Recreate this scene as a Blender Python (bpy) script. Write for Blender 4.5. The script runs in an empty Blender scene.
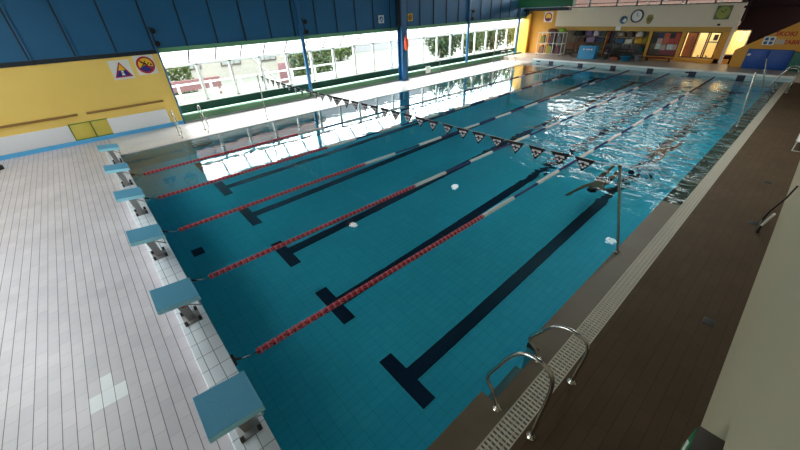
import bpy, bmesh, math, random
from mathutils import Vector, Matrix, Euler
random.seed(7)
sc = bpy.context.scene
COL = sc.collection
R = math.radians
PI = math.pi

# ------------------------------------------------------------------ helpers
def link(o, parent=None):
    COL.objects.link(o)
    if parent is not None:
        o.parent = parent
    return o

def tag(o, label=None, cat=None, group=None, kind=None):
    if label: o['label'] = label
    if cat: o['category'] = cat
    if group: o['group'] = group
    if kind: o['kind'] = kind
    return o

def empty(name, loc=(0, 0, 0), rz=0.0, label=None, cat=None, group=None):
    o = bpy.data.objects.new(name, None)
    o.empty_display_size = 0.1
    o.location = loc
    o.rotation_euler = (0, 0, rz)
    link(o)
    return tag(o, label, cat, group)

def copy_tree(o, parent=None):
    c = o.copy()
    COL.objects.link(c)
    if parent is not None:
        c.parent = parent
    for ch in o.children:
        copy_tree(ch, c)
    return c

class MB:
    """collects primitives into one mesh"""
    def __init__(self):
        self.v = []; self.f = []; self.m = []; self.s = []
        self.mats = []
    def mi(self, mat):
        if mat is None: return 0
        if mat not in self.mats: self.mats.append(mat)
        return self.mats.index(mat)
    def add(self, vs, fs, mat=None, smooth=False):
        b = len(self.v); i = self.mi(mat)
        self.v += [tuple(x) for x in vs]
        for f in fs:
            self.f.append(tuple(b + k for k in f)); self.m.append(i); self.s.append(smooth)
        return self
    def box(self, lo, hi, mat=None, bev=0.0):
        (x0, y0, z0), (x1, y1, z1) = lo, hi
        if bev <= 0:
            vs = [(x0,y0,z0),(x1,y0,z0),(x1,y1,z0),(x0,y1,z0),(x0,y0,z1),(x1,y0,z1),(x1,y1,z1),(x0,y1,z1)]
            fs = [(0,3,2,1),(4,5,6,7),(0,1,5,4),(1,2,6,5),(2,3,7,6),(3,0,4,7)]
            return self.add(vs, fs, mat)
        bm = bmesh.new()
        bmesh.ops.create_cube(bm, size=1)
        for v in bm.verts:
            v.co = Vector(((x0+x1)/2 + v.co.x*(x1-x0), (y0+y1)/2 + v.co.y*(y1-y0), (z0+z1)/2 + v.co.z*(z1-z0)))
        bmesh.ops.bevel(bm, geom=list(bm.edges), offset=bev, segments=2, affect='EDGES', profile=0.5)
        return self.bm(bm, mat, True)
    def bm(self, bm, mat=None, smooth=False):
        bm.verts.index_update()
        vs = [v.co.copy() for v in bm.verts]
        fs = [tuple(v.index for v in f.verts) for f in bm.faces]
        bm.free()
        return self.add(vs, fs, mat, smooth)
    def prism(self, poly, axis, a, b, mat=None):
        """poly in the two other axes, extruded along axis from a to b"""
        n = len(poly)
        def P(u, v, w):
            return {'x': (w, u, v), 'y': (u, w, v), 'z': (u, v, w)}[axis]
        vs = [P(u, v, a) for u, v in poly] + [P(u, v, b) for u, v in poly]
        fs = [tuple(range(n))[::-1], tuple(range(n, 2*n))]
        fs += [(i, (i+1) % n, n+(i+1) % n, n+i) for i in range(n)]
        bm = bmesh.new()
        bv = [bm.verts.new(v) for v in vs]
        for f in fs: bm.faces.new([bv[i] for i in f])
        bmesh.ops.recalc_face_normals(bm, faces=list(bm.faces))
        return self.bm(bm, mat)
    def tube(self, pts, r, seg=10, mat=None, cap=True, closed=False):
        pts = [Vector(p) for p in pts]; n = len(pts)
        rs = r if isinstance(r, (list, tuple)) else [r]*n
        vs = []; fs = []
        up = Vector((0.13, 0.21, 0.97)).normalized()
        prev = None
        for i, p in enumerate(pts):
            if closed:
                t = pts[(i+1) % n] - pts[i-1]
            else:
                t = pts[min(i+1, n-1)] - pts[max(i-1, 0)]
            if t.length < 1e-9: t = Vector((0, 0, 1))
            t.normalize()
            if prev is None:
                a = t.cross(up)
                if a.length < 1e-3: a = t.cross(Vector((1, 0, 0)))
            else:
                a = prev - t*prev.dot(t)
            a.normalize(); prev = a
            b = t.cross(a)
            for k in range(seg):
                th = 2*PI*k/seg
                vs.append(p + (a*math.cos(th) + b*math.sin(th))*rs[i])
        for i in range(n if closed else n-1):
            j = (i+1) % n
            for k in range(seg):
                l = (k+1) % seg
                fs.append((i*seg+k, i*seg+l, j*seg+l, j*seg+k))
        self.add(vs, fs, mat, True)
        if cap and not closed:
            self.add([vs[k] for k in range(seg)], [tuple(range(seg))[::-1]], mat)
            self.add([vs[(n-1)*seg+k] for k in range(seg)], [tuple(range(seg))], mat)
        return self
    def lathe(self, prof, seg=16, mat=None, M=None, smooth=True):
        """profile of (r, z), rotated about z, then moved by matrix M"""
        M = M or Matrix()
        vs = []; fs = []
        for r, z in prof:
            for k in range(seg):
                th = 2*PI*k/seg
                vs.append(M @ Vector((r*math.cos(th), r*math.sin(th), z)))
        for i in range(len(prof)-1):
            for k in range(seg):
                l = (k+1) % seg
                fs.append((i*seg+k, i*seg+l, (i+1)*seg+l, (i+1)*seg+k))
        self.add(vs, fs, mat, smooth)
        return self
    def ball(self, c, rad, mat=None, u=14, v=9, M=None):
        rx, ry, rz = rad if isinstance(rad, (tuple, list)) else (rad,)*3
        bm = bmesh.new()
        bmesh.ops.create_uvsphere(bm, u_segments=u, v_segments=v, radius=1)
        for w in bm.verts:
            p = Vector((w.co.x*rx, w.co.y*ry, w.co.z*rz))
            if M: p = M @ p
            w.co = p + Vector(c)
        return self.bm(bm, mat, True)
    def build(self, name, mat=None, parent=None, loc=None):
        me = bpy.data.meshes.new(name)
        me.from_pydata(self.v, [], self.f)
        mats = self.mats or [mat]
        if mat is not None and mat not in mats and self.mats:
            pass
        for m in mats: me.materials.append(m)
        me.polygons.foreach_set('material_index', self.m)
        me.polygons.foreach_set('use_smooth', self.s)
        me.update()
        o = bpy.data.objects.new(name, me)
        if loc: o.location = loc
        return link(o, parent)

def struct(mb, name, mat=None, parent=None):
    o = mb.build(name, mat, parent)
    if parent is None: o['kind'] = 'structure'
    return o

# ------------------------------------------------------------------ materials
def nodes(name):
    m = bpy.data.materials.new(name); m.use_nodes = True
    nt = m.node_tree; nt.nodes.clear()
    out = nt.nodes.new('ShaderNodeOutputMaterial')
    return m, nt, out

def N(nt, t, **kw):
    n = nt.nodes.new(t)
    for k, v in kw.items(): setattr(n, k, v)
    return n

def srgb(r, g, b):
    def f(c):
        c /= 255.0
        return c/12.92 if c <= 0.04045 else ((c+0.055)/1.055)**2.4
    return (f(r), f(g), f(b), 1)

def plain(name, col, rough=0.5, metal=0.0, var=0.06, scale=6.0, bump=0.0, emit=None, estr=0.0, spec=0.5):
    m, nt, out = nodes(name)
    p = N(nt, 'ShaderNodeBsdfPrincipled')
    p.inputs['Roughness'].default_value = rough
    p.inputs['Metallic'].default_value = metal
    p.inputs['Specular IOR Level'].default_value = spec
    tc = N(nt, 'ShaderNodeTexCoord')
    no = N(nt, 'ShaderNodeTexNoise'); no.inputs['Scale'].default_value = scale; no.inputs['Detail'].default_value = 3
    nt.links.new(tc.outputs['Object'], no.inputs['Vector'])
    mx = N(nt, 'ShaderNodeMix', data_type='RGBA')
    c = Vector(col[:3])
    mx.inputs[6].default_value = tuple(c*(1-var)) + (1,)
    mx.inputs[7].default_value = tuple(min(1, x*(1+var)) for x in c) + (1,)
    nt.links.new(no.outputs['Fac'], mx.inputs[0])
    nt.links.new(mx.outputs[2], p.inputs['Base Color'])
    if bump:
        b = N(nt, 'ShaderNodeBump'); b.inputs['Strength'].default_value = bump; b.inputs['Distance'].default_value = 0.02
        nt.links.new(no.outputs['Fac'], b.inputs['Height'])
        nt.links.new(b.outputs['Normal'], p.inputs['Normal'])
    if emit:
        p.inputs['Emission Color'].default_value = emit
        p.inputs['Emission Strength'].default_value = estr
    nt.links.new(p.outputs[0], out.inputs[0])
    return m

def tiles(name, c1, c2, grout, length, width, joint, along='y', off=0.0, shift=(0, 0), rough=0.4, stain=0.12, spec=0.4, cross=1.0):
    """brick-laid tiles read from the world position; long side along the given axis"""
    m, nt, out = nodes(name)
    p = N(nt, 'ShaderNodeBsdfPrincipled')
    p.inputs['Specular IOR Level'].default_value = spec
    g = N(nt, 'ShaderNodeNewGeometry')
    s = N(nt, 'ShaderNodeSeparateXYZ'); nt.links.new(g.outputs['Position'], s.inputs[0])
    cb = N(nt, 'ShaderNodeCombineXYZ')
    ax = {'x': ('X', 'Y'), 'y': ('Y', 'X'), 'z': ('X', 'Z'), 'yz': ('Y', 'Z')}[along]
    for i, a in enumerate(ax):
        ad = N(nt, 'ShaderNodeMath', operation='ADD'); ad.inputs[1].default_value = shift[i] + 50*(length if i == 0 else width)
        nt.links.new(s.outputs[a], ad.inputs[0]); nt.links.new(ad.outputs[0], cb.inputs[i])
    br = N(nt, 'ShaderNodeTexBrick')
    br.offset = off; br.offset_frequency = 2; br.squash = 1
    br.inputs['Scale'].default_value = 1
    br.inputs['Brick Width'].default_value = length
    br.inputs['Row Height'].default_value = width
    br.inputs['Mortar Size'].default_value = joint
    br.inputs['Mortar Smooth'].default_value = 0.1
    br.inputs['Color1'].default_value = c1; br.inputs['Color2'].default_value = c2
    br.inputs['Mortar'].default_value = tuple(grout[i]*cross + c1[i]*(1 - cross) for i in range(3)) + (1,)
    nt.links.new(cb.outputs[0], br.inputs['Vector'])
    tile_col = br.outputs['Color']
    if cross < 1.0:   # the long joints are wider and darker than the cross joints
        b2 = N(nt, 'ShaderNodeTexBrick'); b2.offset = 0; b2.inputs['Scale'].default_value = 1
        b2.inputs['Brick Width'].default_value = 1000; b2.inputs['Row Height'].default_value = width
        b2.inputs['Mortar Size'].default_value = joint; b2.inputs['Mortar Smooth'].default_value = 0.1
        nt.links.new(cb.outputs[0], b2.inputs['Vector'])
        m2 = N(nt, 'ShaderNodeMix', data_type='RGBA'); nt.links.new(b2.outputs['Fac'], m2.inputs[0])
        nt.links.new(br.outputs['Color'], m2.inputs[6]); m2.inputs[7].default_value = grout
        tile_col = m2.outputs[2]
    no = N(nt, 'ShaderNodeTexNoise'); no.inputs['Scale'].default_value = 0.9; no.inputs['Detail'].default_value = 4
    nt.links.new(g.outputs['Position'], no.inputs['Vector'])
    mr = N(nt, 'ShaderNodeMapRange'); mr.inputs[1].default_value = 0.3; mr.inputs[2].default_value = 0.7
    mr.inputs[3].default_value = 1-stain; mr.inputs[4].default_value = 1+stain*0.4
    nt.links.new(no.outputs['Fac'], mr.inputs[0])
    mu = N(nt, 'ShaderNodeVectorMath', operation='SCALE')
    nt.links.new(tile_col, mu.inputs[0]); nt.links.new(mr.outputs[0], mu.inputs['Scale'])
    nt.links.new(mu.outputs[0], p.inputs['Base Color'])
    p.inputs['Roughness'].default_value = rough
    b = N(nt, 'ShaderNodeBump'); b.inputs['Strength'].default_value = 0.25; b.inputs['Distance'].default_value = 0.003; b.invert = True
    nt.links.new(br.outputs['Fac'], b.inputs['Height'])
    nt.links.new(b.outputs['Normal'], p.inputs['Normal'])
    nt.links.new(p.outputs[0], out.inputs[0])
    return m

def glass(name, tint=(0.93, 0.97, 0.95, 1)):
    m, nt, out = nodes(name)
    t = N(nt, 'ShaderNodeBsdfTransparent'); t.inputs[0].default_value = tint
    g = N(nt, 'ShaderNodeBsdfGlossy'); g.inputs['Roughness'].default_value = 0.02
    lw = N(nt, 'ShaderNodeLayerWeight'); lw.inputs[0].default_value = 0.5
    pw = N(nt, 'ShaderNodeMath', operation='POWER'); pw.inputs[1].default_value = 5
    nt.links.new(lw.outputs['Facing'], pw.inputs[0])
    mr = N(nt, 'ShaderNodeMapRange'); mr.inputs[3].default_value = 0.03; mr.inputs[4].default_value = 0.6
    nt.links.new(pw.outputs[0], mr.inputs[0])
    mx = N(nt, 'ShaderNodeMixShader')
    nt.links.new(mr.outputs[0], mx.inputs[0]); nt.links.new(t.outputs[0], mx.inputs[1]); nt.links.new(g.outputs[0], mx.inputs[2])
    nt.links.new(mx.outputs[0], out.inputs[0])
    return m

def water_mat():
    m, nt, out = nodes('pool_water')
    g = N(nt, 'ShaderNodeNewGeometry')
    s = N(nt, 'ShaderNodeSeparateXYZ'); nt.links.new(g.outputs['Position'], s.inputs[0])
    def ramp(src, a, b, lo, hi):
        r = N(nt, 'ShaderNodeMapRange', interpolation_type='SMOOTHSTEP')
        r.inputs[1].default_value = a; r.inputs[2].default_value = b; r.inputs[3].default_value = lo; r.inputs[4].default_value = hi
        nt.links.new(src, r.inputs[0]); return r.outputs[0]
    def mul(a, b):
        q = N(nt, 'ShaderNodeMath', operation='MULTIPLY'); nt.links.new(a, q.inputs[0])
        if isinstance(b, (int, float)): q.inputs[1].default_value = b
        else: nt.links.new(b, q.inputs[1])
        return q.outputs[0]
    def add(a, b):
        q = N(nt, 'ShaderNodeMath', operation='ADD'); nt.links.new(a, q.inputs[0])
        if isinstance(b, (int, float)): q.inputs[1].default_value = b
        else: nt.links.new(b, q.inputs[1])
        return q.outputs[0]
    # the swimmers' wake: lanes next to the ladder side, from the first swimmer to the middle of the pool
    wake = mul(mul(ramp(s.outputs['X'], 6.6, 9.6, 0, 1), ramp(s.outputs['X'], 17.5, 22.5, 1, 0.12)), ramp(s.outputs['Y'], 2.0, 6.0, 1, 0))
    far = mul(ramp(s.outputs['X'], 9, 16, 0, 1), ramp(s.outputs['Y'], 3, 9, 0.10, 0.008))
    def noise(sc_, det, st=(1, 1, 1)):
        mp = N(nt, 'ShaderNodeMapping'); mp.inputs['Scale'].default_value = st
        nt.links.new(g.outputs['Position'], mp.inputs[0])
        n = N(nt, 'ShaderNodeTexNoise'); n.inputs['Scale'].default_value = sc_; n.inputs['Detail'].default_value = det
        n.inputs['Distortion'].default_value = 0.6
        nt.links.new(mp.outputs[0], n.inputs['Vector']); return n.outputs['Fac']
    big = noise(1.7, 3.0, (1.25, 0.7, 1))
    small = noise(0.55, 1.0)
    h = add(mul(mul(big, add(wake, far)), WAVE), add(mul(small, 0.004), mul(noise(2.6, 1.0), 0.002)))
    b = N(nt, 'ShaderNodeBump'); b.inputs['Strength'].default_value = 1.0; b.inputs['Distance'].default_value = 1.0
    nt.links.new(h, b.inputs['Height'])
    fr = N(nt, 'ShaderNodeFresnel'); fr.inputs[0].default_value = 1.333
    rf = N(nt, 'ShaderNodeBsdfRefraction'); rf.inputs['IOR'].default_value = 1.333; rf.inputs['Roughness'].default_value = 0.0
    rf.inputs['Color'].default_value = (0.68, 0.98, 1.0, 1)
    gl = N(nt, 'ShaderNodeBsdfGlossy'); gl.inputs['Roughness'].default_value = 0.0; gl.inputs['Color'].default_value = (1, 1, 1, 1)
    for q in (fr, rf, gl): nt.links.new(b.outputs['Normal'], q.inputs['Normal'])
    mx = N(nt, 'ShaderNodeMixShader')
    nt.links.new(fr.outputs[0], mx.inputs[0]); nt.links.new(rf.outputs[0], mx.inputs[1]); nt.links.new(gl.outputs[0], mx.inputs[2])
    nt.links.new(mx.outputs[0], out.inputs[0])
    return m

def frosted():
    m, nt, out = nodes('frosted_panel')
    t = N(nt, 'ShaderNodeBsdfTransparent'); t.inputs[0].default_value = (0.95, 0.97, 0.97, 1)
    q = N(nt, 'ShaderNodeBsdfTranslucent'); q.inputs[0].default_value = (0.9, 0.92, 0.92, 1)
    mx = N(nt, 'ShaderNodeMixShader'); mx.inputs[0].default_value = 0.35
    nt.links.new(t.outputs[0], mx.inputs[1]); nt.links.new(q.outputs[0], mx.inputs[2]); nt.links.new(mx.outputs[0], out.inputs[0])
    return m
WAVE = 0.22
M = {}
M['tile_deck'] = tiles('deck_tile', srgb(217, 208, 214), srgb(207, 199, 207), srgb(112, 107, 106), 0.25, 0.12, 0.0042, 'y', 0.5, (0, 0.33), 0.36, cross=0.3)
M['tile_new'] = plain('replacement_tile', srgb(238, 238, 242), 0.35, var=0.01)
M['tile_dark'] = tiles('brown_deck_tile', srgb(94, 75, 57), srgb(88, 70, 53), srgb(68, 55, 42), 0.25, 0.125, 0.003, 'x', 0.5, (0, 0), 0.7, spec=0.15, cross=0.6)
M['tile_coping'] = tiles('white_coping_tile', srgb(236, 238, 246), srgb(229, 232, 242), srgb(120, 122, 132), 0.25, 0.125, 0.004, 'y', 0.0, (0, 0), 0.3)
M['ledge'] = tiles('ledge_stone', srgb(112, 98, 80), srgb(107, 93, 76), srgb(95, 83, 68), 0.5, 0.33, 0.002, 'x', 0, (0, 0), 0.5, spec=0.3)
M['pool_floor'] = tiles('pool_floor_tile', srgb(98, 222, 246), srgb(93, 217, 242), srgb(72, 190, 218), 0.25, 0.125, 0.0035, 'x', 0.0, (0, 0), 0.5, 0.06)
M['pool_wall_x'] = tiles('pool_wall_tile', srgb(120, 214, 226), srgb(115, 209, 222), srgb(90, 184, 200), 0.25, 0.125, 0.004, 'z', 0.5, (0, 0), 0.4, 0.06)
M['pool_wall_y'] = tiles('pool_end_tile', srgb(184, 206, 208), srgb(178, 201, 204), srgb(140, 168, 174), 0.25, 0.125, 0.004, 'yz', 0.5, (0, 0), 0.4, 0.06)
M['navy'] = plain('navy_tile', srgb(14, 26, 62), 0.4, var=0.05)
M['far_deck'] = tiles('far_deck_tile', srgb(204, 184, 168), srgb(196, 177, 162), srgb(150, 134, 122), 0.25, 0.125, 0.003, 'y', 0.5, (0, 0), 0.4)
M['white_lip'] = plain('white_lip', srgb(236, 234, 230), 0.4, var=0.02)
M['block_top'] = plain('block_top_blue', srgb(96, 170, 204), 0.7, var=0.05, scale=40, bump=0.1)
M['block_side'] = plain('block_edge_light_blue', srgb(168, 236, 255), 0.5, var=0.02)
M['steel'] = plain('brushed_steel', srgb(205, 200, 192), 0.2, 1.0, var=0.04)
M['grey_metal'] = plain('grey_metal', srgb(150, 146, 146), 0.45, 0.4, var=0.05)
M['dark_metal'] = plain('dark_metal', srgb(60, 57, 58), 0.5, 0.5)
M['black'] = plain('black_plastic', srgb(22, 22, 26), 0.5)
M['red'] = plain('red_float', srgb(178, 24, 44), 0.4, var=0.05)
M['red_shaded'] = plain('shaded_red_float', srgb(96, 34, 52), 0.5, var=0.05)  # far red floats, their lack of light put into the colour
M['pink'] = plain('pale_red_float', srgb(236, 132, 144), 0.4, var=0.05)
M['white_f'] = plain('white_float', srgb(240, 240, 236), 0.4, var=0.03)
M['blue_f'] = plain('blue_float', srgb(28, 44, 112), 0.4, var=0.04)
M['flag'] = plain('black_flag_cloth', srgb(24, 24, 34), 0.8)
M['flag_print'] = plain('white_print', srgb(235, 228, 232), 0.7, var=0.01)
M['string'] = plain('white_cord', srgb(215, 215, 212), 0.6)
M['yellow'] = plain('yellow_wall_paint', srgb(250, 212, 112), 0.6, var=0.05, scale=1.5)
M['yellow_door'] = plain('yellow_hatch', srgb(224, 202, 92), 0.5)
M['green_edge'] = plain('green_frame', srgb(110, 140, 60), 0.5)
M['wood_rail'] = plain('wooden_rail', srgb(160, 118, 62), 0.5, var=0.1)
M['white_board'] = plain('white_board', srgb(240, 240, 246), 0.5, var=0.02)
M['skirt_blue'] = plain('blue_skirting', srgb(96, 188, 244), 0.4)
M['blue_wall'] = None
M['dark_strip'] = plain('dark_strip', srgb(24, 34, 44), 0.6)
M['blue_paint'] = plain('blue_steel_paint', srgb(36, 98, 146), 0.45, var=0.05)
M['green_band'] = plain('green_band_paint', srgb(104, 160, 120), 0.5, var=0.05)
M['green_dark'] = plain('dark_green_paint', srgb(24, 76, 66), 0.6, var=0.08)
M['green_bench'] = plain('bench_green_front', srgb(84, 128, 92), 0.6, var=0.08)
M['green_top'] = plain('bench_green_top', srgb(160, 206, 178), 0.5, var=0.06)
M['grey_skirt'] = plain('grey_skirting', srgb(150, 155, 160), 0.5)
M['win_white'] = plain('white_window_frame', srgb(238, 236, 232), 0.5, var=0.02)
M['glass'] = glass('window_glass'); M['frosted'] = frosted()
M['pink_glass'] = glass('gallery_glass', (0.17, 0.138, 0.125, 1))
M['beige'] = plain('beige_parapet', srgb(232, 214, 190), 0.7, var=0.03, scale=1.0)
M['orange'] = plain('orange_wall_paint', srgb(226, 158, 52), 0.6, var=0.06, scale=1.2)
M['amber'] = plain('amber_pier_paint', srgb(255, 200, 76), 0.5, var=0.04)
M['ochre'] = plain('ochre_lintel', srgb(196, 150, 66), 0.6)
M['near_black'] = plain('dark_brown_with_shade', srgb(46, 30, 30), 0.9, var=0.1, spec=0.05)  # stairwell shade put into the wall colour; the low box is dark itself
M['ceiling'] = plain('ceiling_dark_blue', srgb(52, 82, 104), 0.8)
M['ceil_green'] = plain('green_ceiling_beam', srgb(20, 92, 56), 0.6)
M['plaster'] = plain('beige_plaster', srgb(180, 169, 142), 0.8, var=0.03, scale=0.8, bump=0.05)
M['grate'] = plain('grating_plastic', srgb(200, 190, 174), 0.6, var=0.04)
M['gutter'] = plain('gutter_dark', srgb(40, 36, 32), 0.7)
M['mat_blue'] = plain('blue_mat_vinyl', srgb(20, 74, 156), 0.4, var=0.05)
M['mat_green'] = plain('green_panel', srgb(24, 96, 78), 0.5)
M['red_paint'] = plain('red_lettering', srgb(188, 44, 28), 0.6)
M['warm_wall'] = plain('cream_room_wall', srgb(250, 232, 190), 0.8, var=0.02)
M['brown'] = plain('brown_wood', srgb(120, 74, 44), 0.5, var=0.12)
M['dark_wood'] = plain('dark_brown_wood', srgb(60, 44, 32), 0.6, var=0.12)
M['sign_green'] = plain('green_sign', srgb(10, 130, 86), 0.4, var=0.02)
M['sign_white'] = plain('sign_white', srgb(236, 232, 226), 0.5, var=0.01)
M['sign_red'] = plain('sign_red', srgb(186, 24, 50), 0.5, var=0.01)
M['sign_yellow'] = plain('sign_yellow', srgb(250, 200, 40), 0.5, var=0.01)
M['sign_blue'] = plain('sign_blue', srgb(40, 40, 130), 0.5, var=0.01)
M['orange_buoy'] = plain('orange_buoy', srgb(255, 92, 40), 0.4)
M['skin'] = plain('skin', srgb(150, 100, 72), 0.5, var=0.04)
M['teal_box'] = plain('teal_vinyl', srgb(24, 140, 190), 0.5)
def colour(name, r, g, b, rough=0.5): 
    return plain(name, srgb(r, g, b), rough)

def blue_wall():
    m, nt, out = nodes('blue_sheet_wall')
    p = N(nt, 'ShaderNodeBsdfPrincipled'); p.inputs['Roughness'].default_value = 0.55
    g = N(nt, 'ShaderNodeNewGeometry')
    no = N(nt, 'ShaderNodeTexNoise'); no.inputs['Scale'].default_value = 1.3
    nt.links.new(g.outputs['Position'], no.inputs['Vector'])
    mx = N(nt, 'ShaderNodeMix', data_type='RGBA')
    mx.inputs[6].default_value = srgb(24, 90, 132); mx.inputs[7].default_value = srgb(30, 100, 144)
    nt.links.new(no.outputs['Fac'], mx.inputs[0]); nt.links.new(mx.outputs[2], p.inputs['Base Color'])
    nt.links.new(p.outputs[0], out.inputs[0])
    return m
M['blue_wall'] = blue_wall()
M['water'] = water_mat()

def text(body, size, mat, name, parent=None, M4=None, depth=0.003, align='CENTER', bold=0.0):
    cu = bpy.data.curves.new(name, 'FONT'); cu.body = body; cu.size = size
    cu.align_x = align; cu.align_y = 'CENTER'; cu.extrude = depth/2; cu.offset = bold
    cu.resolution_u = 3
    t = bpy.data.objects.new(name, cu); COL.objects.link(t)
    bpy.context.view_layer.update()
    me = bpy.data.meshes.new_from_object(t)
    bpy.data.objects.remove(t)
    me.materials.clear(); me.materials.append(mat)
    o = bpy.data.objects.new(name, me)
    if M4: o.matrix_world = M4
    COL.objects.link(o)
    if parent is not None:
        o.parent = parent
        if M4: o.matrix_local = M4
    return o

# facing matrices: local x -> right of reader, local y -> up, local z -> towards reader
def face_my(loc):   # sign on a wall with normal -y (reader looks towards +y): right is +x
    return Matrix.Translation(loc) @ Matrix(((1,0,0,0),(0,0,-1,0),(0,1,0,0),(0,0,0,1)))
def face_mx(loc):   # normal -x (reader looks towards +x): right is -y
    return Matrix.Translation(loc) @ Matrix(((0,0,-1,0),(-1,0,0,0),(0,1,0,0),(0,0,0,1)))
def face_py(loc):   # normal +y: right is -x
    return Matrix.Translation(loc) @ Matrix(((-1,0,0,0),(0,0,1,0),(0,1,0,0),(0,0,0,1)))

# ------------------------------------------------------------------ dimensions (metres)
L, W, DEPTH = 25.0, 12.8, 1.7
YW = 15.35          # long window-side wall
ZB = 2.74           # bottom of the blue band
LW, Y1 = 2.02, 2.29 # lane width, first lane rope

# ------------------------------------------------------------------ floor / pool shell (setting)
mb = MB()
mb.box((-9, -1.9, -0.3), (-0.02, YW + 0.1, 0.02)); struct(mb, 'floor', M['tile_deck'])
mb = MB(); mb.box((-0.33, 0.0, -0.1), (0.0, W, 0.21), None, 0.012); struct(mb, 'trim_1', M['tile_coping'])
mb = MB(); mb.box((-0.02, W + 0.004, -0.3), (L + 0.05, YW + 0.1, 0.0201)); struct(mb, 'floor_window_side', M['far_deck']).data.materials[0] = tiles('window_deck_tile', srgb(226, 220, 216), srgb(219, 213, 210), srgb(170, 164, 160), 0.25, 0.12, 0.0035, 'x', 0.5, (0, 0), 0.3)
mb = MB(); mb.box((-0.02, -6.0, -0.3), (L + 0.05, -0.55, 0.0199)); struct(mb, 'floor_ladder_side', M['tile_dark'])
mb = MB(); mb.box((L + 0.05, -6.0, -0.3), (28.0, YW + 0.1, 0.25)); struct(mb, 'floor_far_side', M['far_deck'])
mb = MB(); mb.box((L - 0.02, -0.55, 0.17), (L + 0.10, W, 0.265), None, 0.01); struct(mb, 'trim_2', M['white_lip'])
# pool tank
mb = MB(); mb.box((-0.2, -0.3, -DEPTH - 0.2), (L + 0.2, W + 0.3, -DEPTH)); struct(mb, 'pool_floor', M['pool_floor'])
mb = MB(); mb.box((-0.019, 0.0, -DEPTH), (-0.001, W, 0.0)); struct(mb, 'wall_pool_start', M['pool_wall_y'])
mb = MB(); mb.box((L, -0.55, -DEPTH), (L + 0.049, W, 0.2)); struct(mb, 'wall_pool_far', M['pool_wall_y'])
mb = MB(); mb.box((0.0, W, -DEPTH), (L, W + 0.003, -0.02)); struct(mb, 'wall_pool_window_side', M['pool_wall_x'])
# ladder-side wall with its submerged overflow ledge and the ladder recesses
NOT = [(1.95, 2.92), (22.15, 23.1)]
mb = MB()
xs = [0.0]
for a, b in NOT: xs += [a, b]
xs.append(L)
def lz(x): return 0.014 - 0.0017*x
for i in range(0, len(xs), 2):
    a, b = xs[i], xs[i+1]
    n = 10
    for k in range(n):
        x0 = a + (b-a)*k/n; x1 = a + (b-a)*(k+1)/n
        mb.add([(x0,-0.33,lz(x0)),(x1,-0.33,lz(x1)),(x1,0.0,lz(x1)),(x0,0.0,lz(x0)),
                (x0,0.0,-0.12),(x1,0.0,-0.12)], [(0,1,2,3),(3,2,5,4)])
    mb.add([(b,-0.33,lz(b)),(b,0,lz(b)),(b,0,-0.12),(b,-0.33,-0.12)], [(0,3,2,1)])
    mb.add([(a,-0.33,lz(a)),(a,0,lz(a)),(a,0,-0.12),(a,-0.33,-0.12)], [(0,1,2,3)])
for a, b in NOT:
    mb.box((a, -0.33, -0.4), (b, -0.16, lz(a)))
struct(mb, 'trim_3', M['ledge'])
mb = MB()
for i in range(0, len(xs), 2):
    mb.box((xs[i], -0.2, -DEPTH), (xs[i+1], 0.0, -0.12), M['pool_wall_x'])
    mb.box((xs[i], 0.0, -0.16), (xs[i+1], 0.006, -0.02), M['navy'])
for a, b in NOT: mb.box((a, -0.3, -DEPTH), (b, -0.16, -0.4), M['pool_wall_x'])
struct(mb, 'wall_pool_ladder_side', M['pool_wall_x'])

# floor markings: six lane lines with cross bars at both ends
mb = MB()
for k in range(6):
    yc = Y1 + LW*(k - 0.5)
    z = -DEPTH + 0.004
    mb.box((1.8, yc - 0.51, -DEPTH), (2.05, yc + 0.51, z))
    mb.box((2.05, yc - 0.125, -DEPTH), (L - 2.05, yc + 0.125, z))
    mb.box((L - 2.05, yc - 0.51, -DEPTH), (L - 1.8, yc + 0.51, z))
struct(mb, 'trim_4', M['navy'])
# dark targets on the far pool wall, one per lane
for k in range(6):
    yc = Y1 + LW*(k - 0.5)
    mb = MB(); mb.box((L - 0.014, yc - 0.16, -0.55), (L - 0.002, yc + 0.16, 0.165)); mb.box((L - 0.014, yc - 0.45, -0.75), (L - 0.002, yc + 0.45, -0.5))
    o = mb.build('lane_target', M['navy'])
    tag(o, ['dark target on the far pool wall of the lane beside the ladders', 'dark far wall target of the second lane from the ladder side',
            'dark far wall target of the third lane from the ladder side', 'dark far wall target of the third lane from the windows',
            'dark far wall target of the second lane from the windows', 'dark target on the far pool wall of the lane beside the windows'][k],
        'lane target', 'lane targets on the far pool wall')
# small dark inlets in the tank floor and wall
for i, (x, y) in enumerate([(0.46, 6.7)]):
    mb = MB(); mb.box((x - 0.12, y - 0.14, -DEPTH), (x + 0.12, y + 0.14, -DEPTH + 0.012), None, 0.004)
    tag(mb.build('floor_inlet', M['navy']), 'small dark square inlet on the pool floor near the starting wall', 'inlet')
for i, (y, lab) in enumerate([(12.35, 'small dark overflow slot in far pool wall nearest the windows'), (3.5, 'small dark overflow slot in far pool wall under the lit window')]):
    mb = MB(); mb.box((L - 0.014, y - 0.14, 0.06), (L, y + 0.14, 0.14), None, 0.004)
    tag(mb.build('wall_slot', M['black']), lab, 'slot')

# water: one surface, stuff
mb = MB(); mb.add([(0, -0.33, 0), (L, -0.33, 0), (L, W, 0), (0, W, 0)], [(0, 1, 2, 3)])
o = mb.build('pool_water', M['water']); tag(o, 'clear turquoise water filling the swimming pool', 'water', kind='stuff')

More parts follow.
